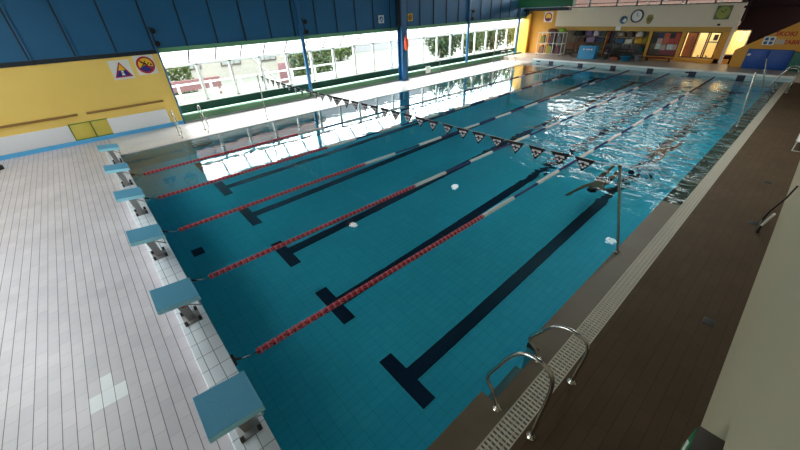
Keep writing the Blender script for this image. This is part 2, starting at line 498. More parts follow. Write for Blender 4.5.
# overflow grating along the ladder side: channel and slats
gr = empty('overflow_grating', (0, -0.44, 0), label='pale slatted overflow grating along the ladder side of the pool', cat='grating')
mb = MB(); mb.box((0, -0.11, -0.06), (L, 0.11, -0.03)); mb.build('channel', M['gutter'], gr)
mb = MB()
x = 0.012
while x < L - 0.01:
    mb.box((x - 0.014, -0.11, -0.012), (x + 0.014, 0.11, 0.02)); x += 0.05
mb.build('slat_panel', M['grate'], gr)
mb = MB()
for y in (-0.104, -0.052, 0.0, 0.052, 0.104): mb.box((0, y - 0.006, -0.02), (L, y + 0.006, 0.0195))
mb.build('rail', M['grate'], gr)
mb = MB(); mb.box((0, -0.58, -0.3), (L, -0.3, -0.06)); struct(mb, 'trim_5', M['gutter'])

# replaced white tiles on the left deck
tl = [(-1.44, 2.78), (-1.32, 2.90), (-1.20, 2.90), (-1.32, 3.16)]
for i, (x, y) in enumerate([(-1.53, 2.75), (-1.41, 2.75), (-1.29, 2.75), (-1.41, 3.0)]):
    mb = MB(); mb.box((x + 0.003 + 0.12, y + 0.003, 0.016), (x + 0.237, y + 0.247, 0.0212))
    tag(mb.build('floor_tile', M['tile_new']), ['whiter replaced floor tile at the left end of the row of three', 'middle whiter replaced floor tile of the row of three',
        'whiter replaced floor tile at the right end of the row of three', 'single whiter replaced floor tile above the row of three'][i], 'tile', 'whiter replaced tiles on the left deck')

# ------------------------------------------------------------------ starting blocks
def make_block():
    r = empty('starting_block', (0, 0, 0))
    # plate: rear edge x=-0.44 (high), front x=+0.03 (low)
    mb = MB(); bm = bmesh.new()
    h, t = 0.245, 0.065
    xs_ = [(-0.435, 0.722), (0.03, 0.672)]
    vs = []
    for x_, z_ in xs_:
        for y_ in (-h, h):
            vs += [bm.verts.new((x_, y_, z_ - t)), bm.verts.new((x_, y_, z_))]
    for f in [(0,1,3,2), (4,6,7,5), (1,5,7,3), (0,2,6,4), (0,4,5,1), (2,3,7,6)]:
        bm.faces.new([vs[i] for i in f])
    bmesh.ops.recalc_face_normals(bm, faces=list(bm.faces))
    top = [f for f in bm.faces if f.normal.z > 0.9]
    bm.verts.index_update()
    for f in bm.faces:
        mb.add([v.co for v in f.verts], [tuple(range(len(f.verts)))], M['block_side'])
    bm.free()
    mb.build('plate', M['block_side'], r)
    mb = MB(); e = 0.002
    mb.add([(-0.433, -h+0.002, 0.7235), (0.028, -h+0.002, 0.6740), (0.028, h-0.002, 0.6740), (-0.433, h-0.002, 0.7235),
            (-0.433, -h+0.002, 0.7200), (0.028, -h+0.002, 0.6705), (0.028, h-0.002, 0.6705), (-0.433, h-0.002, 0.7200)],
           [(0,1,2,3), (0,4,5,1), (1,5,6,2), (2,6,7,3), (3,7,4,0)])
    mb.build('non_slip_top', M['block_top'], r)
    # pedestal: slanted box column, base plate, bolts
    mb = MB(); mb.prism([(-0.20, 0.215), (-0.11, 0.215), (-0.15, 0.64), (-0.27, 0.65)], 'y', -0.055, 0.055)
    col = mb.build('pedestal', M['grey_metal'], r)
    mb = MB(); mb.box((-0.26, -0.13, 0.209), (-0.05, 0.13, 0.224), None, 0.003); mb.build('base_plate', M['grey_metal'], r)
    for sx in (-0.26, -0.09):
        for sy in (-0.135, 0.10):
            mb = MB(); mb.box((sx, sy, 0.21), (sx + 0.04, sy + 0.035, 0.275), None, 0.006); mb.build('foot', M['dark_metal'], r)
    # backstroke grip bar under the front of the plate
    mb = MB(); mb.tube([(-0.16, -0.20, 0.62), (-0.03, -0.20, 0.52), (0.0, -0.18, 0.48), (0.0, 0.18, 0.48), (-0.03, 0.20, 0.52), (-0.16, 0.20, 0.62)], 0.009, 8)
    mb.build('hand_grip', M['grey_metal'], r)
    return r
labs = ['blue starting block nearest the camera at the lane beside the ladders', 'second blue starting block from the camera with a red numeral on its pedestal',
        'third blue starting block counted from the camera', 'third blue starting block counted from the yellow wall',
        'second blue starting block counted from the yellow wall', 'smallest and farthest blue starting block next to the yellow wall']
proto = make_block()
bl_y = [1.30, 3.275, 5.26, 7.30, 9.30, 11.40]
bl_dx = [0.0, -0.02, -0.035, 0.0, 0.0, 0.03]
for k in range(6):
    o = proto if k == 0 else copy_tree(proto)
    o.location = (bl_dx[k], bl_y[k], 0)
    tag(o, labs[k], 'starting block', 'blue starting blocks along the start wall')
    if k == 1:
        text('2', 0.10, M['red_paint'], 'lane_number', o, face_my((-0.185, -0.057, 0.50)), bold=0.004)

# ------------------------------------------------------------------ lane ropes
def float_mesh(name, a, b, k_=0.86):
    mb = MB()
    Mx = Matrix.Rotation(PI/2, 4, 'Y')
    mb.lathe([(0.012, -0.046), (0.040, -0.046), (0.056, -0.038), (0.056, -0.012), (0.036, -0.004)], 12, a, Mx)
    mb.lathe([(0.036, -0.004), (0.050, 0.002), (0.050, 0.020), (0.036, 0.026)], 12, b, Mx)
    mb.lathe([(0.036, 0.026), (0.045, 0.030), (0.045, 0.044), (0.012, 0.046)], 12, a, Mx)
    # four radial fins
    for k in range(6):
        th = k*PI/3
        c, s_ = math.cos(th), math.sin(th)
        mb.box((-0.044, -0.004, 0.03), (0.044, 0.004, 0.057), b)
        n = 8
        for i in range(len(mb.v) - n, len(mb.v)):
            x_, y_, z_ = mb.v[i]; mb.v[i] = (x_, y_*c - z_*s_, y_*s_ + z_*c)
    mb.v = [(x_, y_*k_, z_*k_) for x_, y_, z_ in mb.v]
    o = mb.build(name, a)
    me = o.data; bpy.data.objects.remove(o)
    return me
FM = {'red': float_mesh('float', M['red'], M['pink']), 'white': float_mesh('float', M['white_f'], M['white_f']), 'blue': float_mesh('float', M['blue_f'], M['blue_f'], 0.58), 'red_shaded': float_mesh('float', M['red_shaded'], M['red_shaded'], 0.6)}
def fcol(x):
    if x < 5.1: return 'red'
    if x > 20: return 'red_shaded'  # red floats again, in the darkened copy of their colour
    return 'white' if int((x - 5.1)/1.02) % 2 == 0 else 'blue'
rope_lab = ['lane rope nearest the ladder side with white and blue floats beyond its red end', 'second lane rope counted from the ladder side',
            'middle one of the five lane ropes', 'second lane rope counted from the windows', 'lane rope nearest the windows, crossing their reflection']
for k in range(5):
    y = Y1 + LW*k
    r = empty('lane_rope', (0, y, 0.0), label=rope_lab[k], cat='lane rope', group='lane ropes floating across the pool')
    mb = MB(); mb.tube([(0.0, 0, 0.10), (0.10, 0, 0.05), (0.22, 0, 0.012)] + [(0.3 + i*2.0, 0, 0.012) for i in range(13)] + [(L - 0.1, 0, 0.05), (L, 0, 0.1)], 0.006, 6)
    mb.build('cable', M['dark_metal'], r)
    mb = MB(); mb.box((0.0, -0.05, 0.03), (0.035, 0.05, 0.16), None, 0.008); mb.tube([(0.03, 0, 0.1), (0.09, 0, 0.06)], 0.018, 8); mb.build('anchor', M['black'], r)
    mb = MB(); mb.tube([(0.12, 0, 0.045), (0.2, 0, 0.015)], 0.012, 8); mb.build('tensioner', M['steel'], r)
    n = 0; x = 0.33; rest = {'red': [], 'white': [], 'blue': [], 'red_shaded': []}
    while x < L - 0.25:
        c = fcol(x)
        if n < 100:
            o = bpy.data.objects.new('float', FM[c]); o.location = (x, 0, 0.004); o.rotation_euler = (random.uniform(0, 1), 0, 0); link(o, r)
            if n == 0: o['label'] = 'red float'
        else: rest[c].append(x)
        n += 1; x += 0.1015
    mb = MB()
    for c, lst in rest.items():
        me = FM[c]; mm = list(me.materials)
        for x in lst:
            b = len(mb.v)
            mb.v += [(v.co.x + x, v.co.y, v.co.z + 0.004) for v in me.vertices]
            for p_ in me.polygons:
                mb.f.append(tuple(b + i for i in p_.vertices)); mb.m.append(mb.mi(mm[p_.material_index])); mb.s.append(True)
    o = mb.build('float', None, r); o['kind'] = 'stuff'

# ------------------------------------------------------------------ backstroke flags and posts
def make_post(name, base, top, label, group):
    r = empty(name, base, label=label, cat='post', group=group)
    d = Vector(top) - Vector(base)
    mb = MB(); mb.tube([(0, 0, 0), d], 0.022, 12); mb.build('pole', M['steel'], r)
    mb = MB(); mb.lathe([(0.0, 0.03), (0.04, 0.03), (0.06, 0.012), (0.07, 0.0)], 14); mb.build('socket', M['steel'], r)
    mb = MB(); mb.ball(d, (0.028, 0.028, 0.02)); mb.build('cap', M['dark_metal'], r)
    return r
PT = Vector((5.6, 0.31, 1.5)); PL = Vector((5.17, 13.2, 1.74))
gp = 'steel posts on the pool edges'
make_post('flag_post', (5.66, 0.0 - 0.06, 0.0), PT, 'leaning steel post holding the flag line on the ladder side', gp)
make_post('flag_post', (5.15, 13.2, 0.02), PL, 'thin steel post holding the flag line on the window side', gp)
make_post('rope_post', (15.45, -0.1, -0.02), (15.5, 0.09, 1.62), 'bare leaning steel post mid-way along the ladder side', gp)
make_post('rope_post', (20.7, -0.05, -0.03), (20.7, 0.38, 1.42), 'bare steel post on the ladder side in front of the blue mat', gp)
make_post('rope_post', (15.6, 13.2, 0.02), (15.55, 13.2, 1.72), 'bare thin steel post mid-way along the window side', gp)
make_post('rope_post', (20.75, 13.2, 0.02), (20.68, 13.2, 1.72), 'bare thin steel post on the window side toward the far end', gp)

def line_pt(y):
    t = (y - PT.y)/(PL.y - PT.y)
    p = PT.lerp(PL, t)
    # slight sag: the measured heights of the string
    ks = [(0.31, 1.50), (0.8, 1.495), (2.0, 1.50), (4.0, 1.53), (6.0, 1.56), (8.0, 1.57), (10.0, 1.585), (12.0, 1.64), (13.2, 1.74)]
    for (a, za), (b, zb) in zip(ks, ks[1:]):
        if a <= y <= b + 1e-6:
            p.z = za + (zb - za)*(y - a)/(b - a)
    return p
mb = MB(); mb.tube([line_pt(0.31 + (13.2 - 0.31)*i/40) for i in range(41)], 0.005, 6)
fl = mb.build('flag_line', M['string']); tag(fl, 'thin white cord strung across the pool between two posts', 'cord')
def flag_mesh():
    mb = MB(); w, h, t = 0.155, 0.225, 0.004
    n = 6; vs = []; 
    rows = 5
    def P(u, v, s_):
        half = w*(1 - v); return (s_*t/2 + 0.012*math.sin(v*2.5), u*half, -v*h)
    pts = []
    for s_ in (-1, 1):
        vs = []; fs = []
        for i in range(rows + 1):
            for u in (-1, 0, 1): vs.append(P(u, i/rows, s_))
        for i in range(rows):
            for j in range(2):
                q = (i*3+j, i*3+j+1, (i+1)*3+j+1, (i+1)*3+j)
                fs.append(q if s_ < 0 else q[::-1])
        mb.add(vs, fs)
    mb.box((-0.007, -w, -0.006), (0.007, w, 0.012))
    return mb
fproto = None
ys = [0.83 + 0.412*k for k in range(30)]
side_words = {0: 'nearest the ladder-side post', 29: 'nearest the window-side post'}
for k, y in enumerate(ys):
    if fproto is None:
        fproto = flag_mesh().build('pennant', M['flag'])
        # printed word and emblem, on the face towards the start wall
        t_ = text('arena', 0.075, M['flag_print'], 'print', fproto, face_mx((-0.0035, 0.0, -0.055)), depth=0.002, bold=0.004)
        mb = MB()
        for (uy, uz, s_) in ((0.034, -0.115, 0.024), (-0.034, -0.115, 0.024), (0.0, -0.145, 0.026)):
            mb.prism([(uy - s_, uz), (uy, uz + s_*0.8), (uy + s_, uz), (uy, uz - s_*0.8)], 'x', 0.0, 0.006)
        e = mb.build('emblem', M['flag_print'], fproto); e.location = (-0.0065, 0, 0); e['label'] = 'white diamonds printed on the pennant'
        o = fproto
    else: o = copy_tree(fproto)
    o.location = line_pt(y) + Vector((0, 0, -0.012)); o.rotation_euler = (random.uniform(-0.06, 0.06), random.uniform(-0.15, 0.15), R(2) + random.uniform(-0.12, 0.12))
    if k == 17: o.rotation_euler = (0.2, 0.2, 0.9)
    lab = 'black triangular pennant with white print, one of the row on the flag line'
    if k in side_words: lab = 'black triangular pennant with white print, ' + side_words[k]
    tag(o, lab, 'pennant', 'black pennants on the flag line')

# ------------------------------------------------------------------ pool ladders
def hoop(x, h, foot_y, ledge_y, reach, s=1):
    """one handrail in plane x; y runs from deck foot to pool"""
    P = [(foot_y, 0.02), (foot_y - 0.01*s, 0.35*h), (foot_y - 0.03*s, 0.66*h), (foot_y - 0.03*s, 0.84*h), (foot_y + 0.0*s, 0.94*h), (foot_y + 0.07*s, 0.99*h),
         (foot_y + 0.18*s, 1.0*h), (foot_y + 0.29*s, 0.95*h), (foot_y + 0.39*s, 0.81*h), (foot_y + 0.47*s, 0.61*h), (reach - 0.015*s, 0.42*h), (reach, 0.34*h), (reach - 0.005*s, 0.29*h), (ledge_y + 0.08*s, 0.2*h), (ledge_y, 0.015)]
    # smooth
    pts = [Vector((x, a, b)) for a, b in P]
    for _ in range(2):
        q = [pts[0]]
        for a, b in zip(pts, pts[1:]): q += [a.lerp(b, 0.25), a.lerp(b, 0.75)]
        q.append(pts[-1]); pts = q
    return pts
def ladder(x0, x1, h0, h1, side, label, fy, ly, reach, s, zb=0.02):
    r = empty('pool_ladder', ((x0+x1)/2, fy, zb), label=label, cat='ladder', group='steel pool ladders')
    for x, h in ((x0, h0), (x1, h1)):
        pts = [p - Vector(((x0+x1)/2, fy, zb)) for p in hoop(x, h, fy, ly, reach, s)]
        mb = MB(); mb.tube(pts, 0.019, 12); hr = mb.build('handrail', M['steel'], r)
        for yy in (fy, ly):
            mb = MB()
            mb.lathe([(0.0, 0.035), (0.026, 0.035), (0.03, 0.012), (0.05, 0.006), (0.052, -0.012)], 16, None, Matrix.Translation((x - (x0+x1)/2, yy - fy, 0.008 - zb if yy == ly else 0.01)))
            mb.build('flange', M['steel'], hr)
    for i in range(3):
        mb = MB(); z = -0.3 - 0.28*i
        y_ = (-0.11 if s > 0 else 12.76) - fy
        mb.box((x0 - (x0+x1)/2 + 0.12, min(y_, y_ + 0.09*s), z - 0.02 - zb), (x1 - (x0+x1)/2 - 0.12, max(y_, y_ + 0.09*s), z + 0.015 - zb), None, 0.006)
        mb.build('step', M['grey_metal'], r)
    return r
ladder(1.92, 2.78, 1.10, 0.74, 'r', 'steel pool ladder in the right foreground over the pale grating', -0.63, -0.23, -0.06, 1)
ladder(22.2, 23.0, 0.95, 0.95, 'r', 'steel pool ladder at the far right end of the pool', -0.63, -0.23, -0.06, 1)
ladder(1.95, 2.85, 0.95, 0.95, 'l', 'steel pool ladder at the window side by the yellow wall', 13.62, 13.22, 12.95, -1)
ladder(22.2, 23.0, 0.95, 0.95, 'l', 'steel pool ladder at the window side near the far end', 13.62, 13.22, 12.95, -1)

# ------------------------------------------------------------------ drains on the brown deck
for i, (x, y, lab) in enumerate([(4.91, -1.45, 'dark rectangular floor drain nearest the camera on the brown deck'), (8.34, -1.43, 'middle dark floor drain on the brown deck'), (10.73, -1.37, 'farthest dark floor drain on the brown deck')]):
    r = empty('floor_drain', (x, y, 0.02), label=lab, cat='drain', group='floor drains on the brown deck')
    mb = MB(); mb.box((-0.075, -0.06, -0.01), (0.075, 0.06, 0.003), None, 0.002); mb.build('frame', M['black'], r)
    mb = MB()
    for k in range(5): mb.box((-0.062, -0.05 + k*0.022, 0.001), (0.062, -0.038 + k*0.022, 0.005))
    mb.build('grille', M['black'], r)

# ------------------------------------------------------------------ window-side wall
XY = 2.52    # where the yellow wall ends and the glazed bay begins
XB = 27.6    # far end of the glazed bay
YG = 16.05   # vertical glazing
mb = MB(); mb.box((-9, YW, -0.1), (XY, YW + 0.2, ZB - 0.12)); struct(mb, 'wall_left', M['yellow'])
mb = MB(); mb.box((-9, YW - 0.02, ZB - 0.13), (XY, YW + 0.2, ZB)); struct(mb, 'trim_6', M['dark_strip'])
mb = MB()
xx = 0.14 - 1.14*8
mb.box((-9, YW, ZB), (33.7, YW + 0.2, 6.6), M['blue_wall'])
while xx < 31:
    mb.box((xx, YW - 0.035, ZB + 0.02), (xx + 0.045, YW, 6.6), M['dark_strip'])
    mb.box((xx + 0.045, YW - 0.035, ZB + 0.02), (xx + 0.10, YW, 6.6), M['blue_wall'])
    xx += 1.14
struct(mb, 'wall_left_upper', M['blue_wall'])
mb = MB(); mb.box((XB + 0.26, YW + 0.11, -0.1), (33.7, YW + 0.2, ZB)); struct(mb, 'wall_left_far', M['orange'])
mb = MB(); mb.box((XY - 0.02, YW - 0.04, ZB - 0.12), (XB, YW + 0.14, ZB + 0.03)); struct(mb, 'trim_7', M['green_band'])
mb = MB(); mb.box((-9, YW - 0.03, 0.02), (XY, YW, 0.16)); struct(mb, 'baseboard_left', M['skirt_blue'])
mb = MB(); mb.tube([(XY + 0.01, YW - 0.05, 0.02), (XY + 0.01, YW - 0.05, 3.0)], 0.03, 10)
tag(mb.build('corner_pipe', M['blue_paint']), 'thin blue pipe along the right edge of the yellow wall', 'pipe')

# white boards, rail, hatch
for lo, hi, lab in ((-8.5, -0.94, 'long white board on the yellow wall, left of the hatch'), (0.16, 2.07, 'white board on the yellow wall, right of the hatch')):
    mb = MB(); mb.box((lo, YW - 0.035, 0.165), (hi, YW, 0.70), None, 0.006)
    tag(mb.build('wall_board', M['white_board']), lab, 'board', 'white boards on the yellow wall')
for lo, hi, lab in ((-8.5, -0.55, 'long wooden rail on the yellow wall, left of the gap'), (-0.30, 2.09, 'wooden rail on the yellow wall, right of the gap')):
    mb = MB(); mb.box((lo, YW - 0.05, 0.96), (hi, YW, 1.03), None, 0.008)
    tag(mb.build('wall_rail', M['wood_rail']), lab, 'rail', 'wooden rails on the yellow wall')
ht = empty('wall_hatch', (-0.38, YW, 0.16), label='low yellow double hatch with green edges between the white boards', cat='hatch')
for a, b in ((-0.54, 0.03), (0.07, 0.53)):
    mb = MB(); mb.box((a, -0.02, 0.03), (b, 0.0, 0.54), None, 0.004); mb.build('hatch_door', M['yellow_door'], ht)
mb = MB()
for a in (-0.56, 0.035): mb.box((a, -0.035, 0.0), (a + 0.03, 0.0, 0.57))
mb.box((-0.56, -0.035, 0.545), (0.55, 0.0, 0.57)); mb.box((-0.56, -0.03, 0.0), (0.55, 0.0, 0.025))
mb.build('hatch_frame', M['green_edge'], ht)
mb = MB(); mb.lathe([(0.0, 0.13), (0.07, 0.13), (0.09, 0.10), (0.09, 0.03), (0.08, 0.0)], 16)
tag(mb.build('door_stop', M['black'], None, (-2.86, 14.2, 0.02)), 'small round black rubber weight on the deck by the blue skirting', 'weight')

# two safety signs on the yellow wall
def sign_square(name, x, z, w, label):
    r = empty(name, (x, YW, z), label=label, cat='sign', group='safety signs on the yellow wall')
    mb = MB(); mb.box((-w/2, -0.012, -w/2), (w/2, 0.0, w/2)); mb.build('panel', M['sign_white'], r)
    return r
s1 = sign_square('warning_sign', 1.225, 2.21, 0.62, 'white square sign with a yellow and blue warning triangle')
mb = MB(); mb.prism([(-0.27, -0.24), (0.27, -0.24), (0.0, 0.26)], 'y', -0.015, -0.012); mb.build('triangle_border', M['sign_red'], s1)
mb = MB(); mb.prism([(-0.105, -0.015), (0.105, -0.015), (0.0, 0.19)], 'y', -0.018, -0.015); mb.build('triangle', M['sign_yellow'], s1)
mb = MB(); mb.prism([(-0.215, -0.205), (0.215, -0.205), (0.105, -0.015), (-0.105, -0.015)], 'y', -0.018, -0.015); mb.build('water_band', M['sign_blue'], s1)
mb = MB(); mb.prism([(-0.035, -0.09), (0.035, -0.09), (0.035, -0.03), (-0.035, -0.03)], 'y', -0.021, -0.018); mb.prism([(-0.05, -0.18), (0.05, -0.18), (0.03, -0.10), (-0.03, -0.10)], 'y', -0.021, -0.018)
mb.build('pictogram', M['sign_white'], s1)
s2 = sign_square('prohibition_sign', 1.99, 2.28, 0.63, 'white square sign with a round red bordered no diving symbol')
def disc(mb, r0, r1, a, b, mat, cx=0, cz=0, th0=0, th1=2*PI, n=32):
    """ring/disc in x-z plane, y from a to b"""
    vs = []; fs = []
    for i in range(n + 1):
        th = th0 + (th1 - th0)*i/n
        for r_ in (r0, r1):
            for y in (a, b): vs.append((cx + r_*math.cos(th), y, cz + r_*math.sin(th)))
    for i in range(n):
        p = i*4; q = p + 4
        fs += [(p+2, q+2, q+3, p+3), (p+1, q+1, q, p), (p, q, q+2, p+2), (p+1, p+3, q+3, q+1)]
    return mb.add(vs, fs, mat)
mb = MB(); disc(mb, 0.0, 0.235, -0.015, -0.012, None); mb.build('disc', M['sign_yellow'], s2)
mb = MB(); disc(mb, 0.0, 0.235, -0.0165, -0.015, None, th0=R(200), th1=R(340)); mb.build('water_band', M['sign_blue'], s2)
mb = MB(); disc(mb, 0.225, 0.285, -0.018, -0.012, None); 
mb.build('ring', M['sign_red'], s2)
mb = MB(); mb.prism([(-0.19, 0.17), (-0.15, 0.20), (0.20, -0.15), (0.17, -0.19)], 'y', -0.0195, -0.0168); mb.build('slash', M['sign_red'], s2)
mb = MB()
mb.tube([(-0.13, -0.019, 0.10), (-0.03, -0.019, 0.06), (0.05, -0.019, 0.01), (0.13, -0.019, 0.07)], 0.018, 6)
mb.tube([(-0.03, -0.019, 0.05), (-0.10, -0.019, -0.02), (-0.15, -0.019, -0.03)], 0.016, 6); mb.tube([(0.03, -0.019, 0.03), (-0.02, -0.019, 0.10), (0.04, -0.019, 0.13)], 0.014, 6)
mb.ball((0.17, -0.019, 0.0), (0.03, 0.008, 0.035))
mb.build('pictogram', M['black'], s2)

# glazed bay: bench, low wall, sill, windows, sloped glazing
mb = MB(); mb.box((XY, YW - 0.02, 0.09), (XB, YW + 0.03, 0.31), M['green_bench']); mb.box((XY, YW - 0.03, 0.31), (XB, YW + 0.22, 0.36), M['green_top'])
mb.box((XY, YW - 0.03, 0.02), (XB, YW + 0.03, 0.09), M['grey_skirt'])
struct(mb, 'trim_8', M['green_bench'])
mb = MB(); mb.box((XY, YW + 0.18, -0.1), (XB, YG - 0.1, 0.05), M['green_dark']); mb.box((XY, YG - 0.1, -0.1), (XB, YG + 0.1, 0.60), M['green_dark']); struct(mb, 'wall_left_lower', M['green_dark'])
mb = MB(); mb.box((XY, YG - 0.14, 0.60), (XB, YG + 0.12, 0.64)); struct(mb, 'trim_9', M['win_white'])
mb = MB(); mb.box((XY, YG - 0.03, 2.07), (XB, YG + 0.03, 2.11)); struct(mb, 'trim_10', M['win_white'])
mb = MB(); mb.box((XY - 0.2, YW + 0.21, 0.0), (XY - 0.002, YG + 0.1, ZB)); struct(mb, 'wall_bay_near', M['win_white'])
nwin = 19; ww = (XB - XY)/nwin
for i in range(nwin):
    x0 = XY + ww*i; x1 = x0 + ww
    fw = 0.06
    mb = MB()
    for a in (x0, x1 - fw): mb.box((a, YG - 0.04, 0.64), (a + fw, YG + 0.04, 2.07))
    mb.box((x0, YG - 0.04, 0.64), (x1, YG + 0.04, 0.70)); mb.box((x0, YG - 0.04, 2.02), (x1, YG + 0.04, 2.07))
    w = struct(mb, 'window_%d' % (i + 1), M['win_white'])
    mb = MB(); mb.box((x0 + fw, YG - 0.004, 0.70), (x1 - fw, YG + 0.004, 2.02)); mb.build('window_pane', M['glass'], w)
# sloped roof-light strip
nsl = 24; sw = (XB - XY)/nsl
a0, b0 = Vector((0, YW + 0.12, 2.66)), Vector((0, YG, 2.14))
for i in range(nsl):
    x0 = XY + sw*i; x1 = x0 + sw
    mb = MB()
    mb.add([(x0, a0.y, a0.z), (x0 + 0.055, a0.y, a0.z), (x0 + 0.055, b0.y, b0.z), (x0, b0.y, b0.z), (x0, a0.y + 0.02, a0.z + 0.05), (x0 + 0.055, a0.y + 0.02, a0.z + 0.05), (x0 + 0.055, b0.y + 0.02, b0.z + 0.05), (x0, b0.y + 0.02, b0.z + 0.05)],
           [(0,1,2,3),(7,6,5,4),(0,4,5,1),(1,5,6,2),(2,6,7,3),(3,7,4,0)])
    w = struct(mb, 'window_%d' % (nwin + i + 1), M['dark_metal'])
    mb = MB(); mb.add([(x0 + 0.055, a0.y, a0.z + 0.02), (x1, a0.y, a0.z + 0.02), (x1, b0.y, b0.z + 0.02), (x0 + 0.055, b0.y, b0.z + 0.02)], [(0, 1, 2, 3)])
    mb.build('window_pane', M['frosted'], w)
# bright amber end wall of the bay
mb = MB(); mb.prism([(YW - 0.35, 0.2), (YG + 0.1, 0.2), (YG + 0.1, 2.12), (YW + 0.15, 2.70), (YW - 0.35, 2.95)], 'x', XB, XB + 0.25); struct(mb, 'wall_bay_far', M['amber'])

# blue columns and pipes
mc = empty('steel_column', (14.52, 15.14, 0.02), label='wide blue steel column in front of the windows with an orange float on it', cat='column')
mb = MB()
mb.box((-0.2, -0.2, 0), (0.2, -0.17, 6.5)); mb.box((-0.2, 0.17, 0), (0.2, 0.2, 6.5)); mb.box((-0.02, -0.17, 0), (0.02, 0.17, 6.5))
mb.build('i_beam', M['blue_paint'], mc)
mb = MB(); mb.box((-0.26, -0.24, 0), (0.26, 0.22, 0.03)); mb.build('base_plate', M['blue_paint'], mc)
mb = MB(); mb.box((0.2, -0.2, 2.8), (0.26, 0.2, 6.5)); mb.box((-0.26, -0.2, 2.8), (-0.2, 0.2, 6.5)); mb.build('splice', M['dark_strip'], mc)
for x, lab in ((8.42, 'thin blue post in front of the windows, left of the wide column'), (20.55, 'first thin blue post right of the wide column'), (26.6, 'thin blue post by the amber far end of the windows')):
    r = empty('window_post', (x, YW - 0.04, 0.36), label=lab, cat='post', group='thin blue posts in front of the windows')
    mb = MB(); mb.box((-0.07, -0.09, 0), (0.07, 0.03, 6.1), None, 0.01); mb.build('shaft', M['blue_paint'], r)
    mb = MB(); mb.box((-0.1, -0.12, -0.0), (0.1, 0.06, 0.02)); mb.build('foot_plate', M['blue_paint'], r)
for x, lab in ((2.52, 'pair of black wall spotlights above the corner of the yellow wall'), (8.55, 'pair of black spotlights above the thin blue post left of the wide column'), (20.69, 'pair of black spotlights above the first thin blue post right of the wide column')):
    r = empty('spotlight', (x, YW - 0.16, 3.2), label=lab, cat='spotlight', group='black spotlights along the blue wall')
    for z in (0.12, -0.28):
        mb = MB(); mb.lathe([(0.0, -0.10), (0.05, -0.10), (0.085, 0.0), (0.09, 0.08), (0.07, 0.085), (0.0, 0.06)], 14, None, Matrix.Translation((0.05, -0.07, z)) @ Matrix.Rotation(R(75), 4, 'X'))
        mb.build('lamp_head', M['black'], r)
    mb = MB(); mb.tube([(0, 0.14, 0.25), (0, 0.03, 0.2), (0.02, 0.0, 0.12), (0.02, 0.0, -0.28), (0, 0.14, -0.35)], 0.02, 8); mb.build('bracket', M['black'], r)
# orange rescue float hung on the column
rb = empty('rescue_float', (14.46, 14.76, 2.35), label='orange rescue float hanging on the wide blue column', cat='rescue float')
mb = MB(); mb.lathe([(0.0, -0.72), (0.05, -0.70), (0.10, -0.62), (0.115, -0.35), (0.10, -0.12), (0.06, -0.03), (0.0, 0.0)], 14); mb.build('float_body', M['orange_buoy'], rb)
mb = MB(); mb.tube([(0, 0, -0.03), (0.0, 0.03, 0.06), (0, 0.06, 0.12)], 0.012, 6); mb.build('strap', M['red'], rb)
for y_ in (-0.11, 0.11):
    mb = MB(); mb.tube([(0.03, y_*0.95, -0.5), (0.03, y_*1.3, -0.4), (0.03, y_*1.3, -0.28), (0.03, y_*0.9, -0.18)], 0.012, 6); mb.build('grip', M['orange_buoy'], rb)
# small signs on the blue band
def small_sign(x, z, w, base, mk, label):
    r = empty('small_sign', (x, YW, z), label=label, cat='sign', group='small signs on the blue wall')
    mb = MB(); mb.box((-w/2, -0.055, -w/2), (w/2, -0.03, w/2)); mb.build('panel', base, r)
    mk(r)
    return r
def mk_a(r):
    mb = MB(); disc(mb, 0, 0.13, -0.058, -0.055, None); mb.build('disc', colour('sign_cyan', 40, 110, 180), r)
    mb = MB(); mb.tube([(-0.08, -0.06, -0.08), (-0.02, -0.06, 0.0), (0.06, -0.06, 0.05)], 0.025, 6); mb.ball((0.05, -0.06, -0.05), (0.035, 0.006, 0.035)); mb.build('pictogram', M['sign_white'], r)
def mk_b(r):
    mb = MB(); disc(mb, 0.09, 0.14, -0.058, -0.055, None); mb.tube([(-0.1, -0.058, 0.1), (0.1, -0.058, -0.1)], 0.02, 6); mb.tube([(0.1, -0.058, 0.1), (-0.1, -0.058, -0.1)], 0.02, 6); mb.build('ring', colour('sign_brown', 130, 70, 30), r)
small_sign(13.2, 3.22, 0.36, M['sign_white'], mk_a, 'small white and blue sign left of the wide blue column')
small_sign(15.3, 3.22, 0.36, M['sign_yellow'], mk_b, 'small yellow sign right of the wide blue column')
# white notice on the bench front
mb = MB(); mb.box((16.55, YW - 0.10, 0.12), (16.95, YW - 0.045, 0.52), None, 0.01)
tag(mb.build('notice_box', M['sign_white']), 'small white box on the front of the green window bench', 'box')

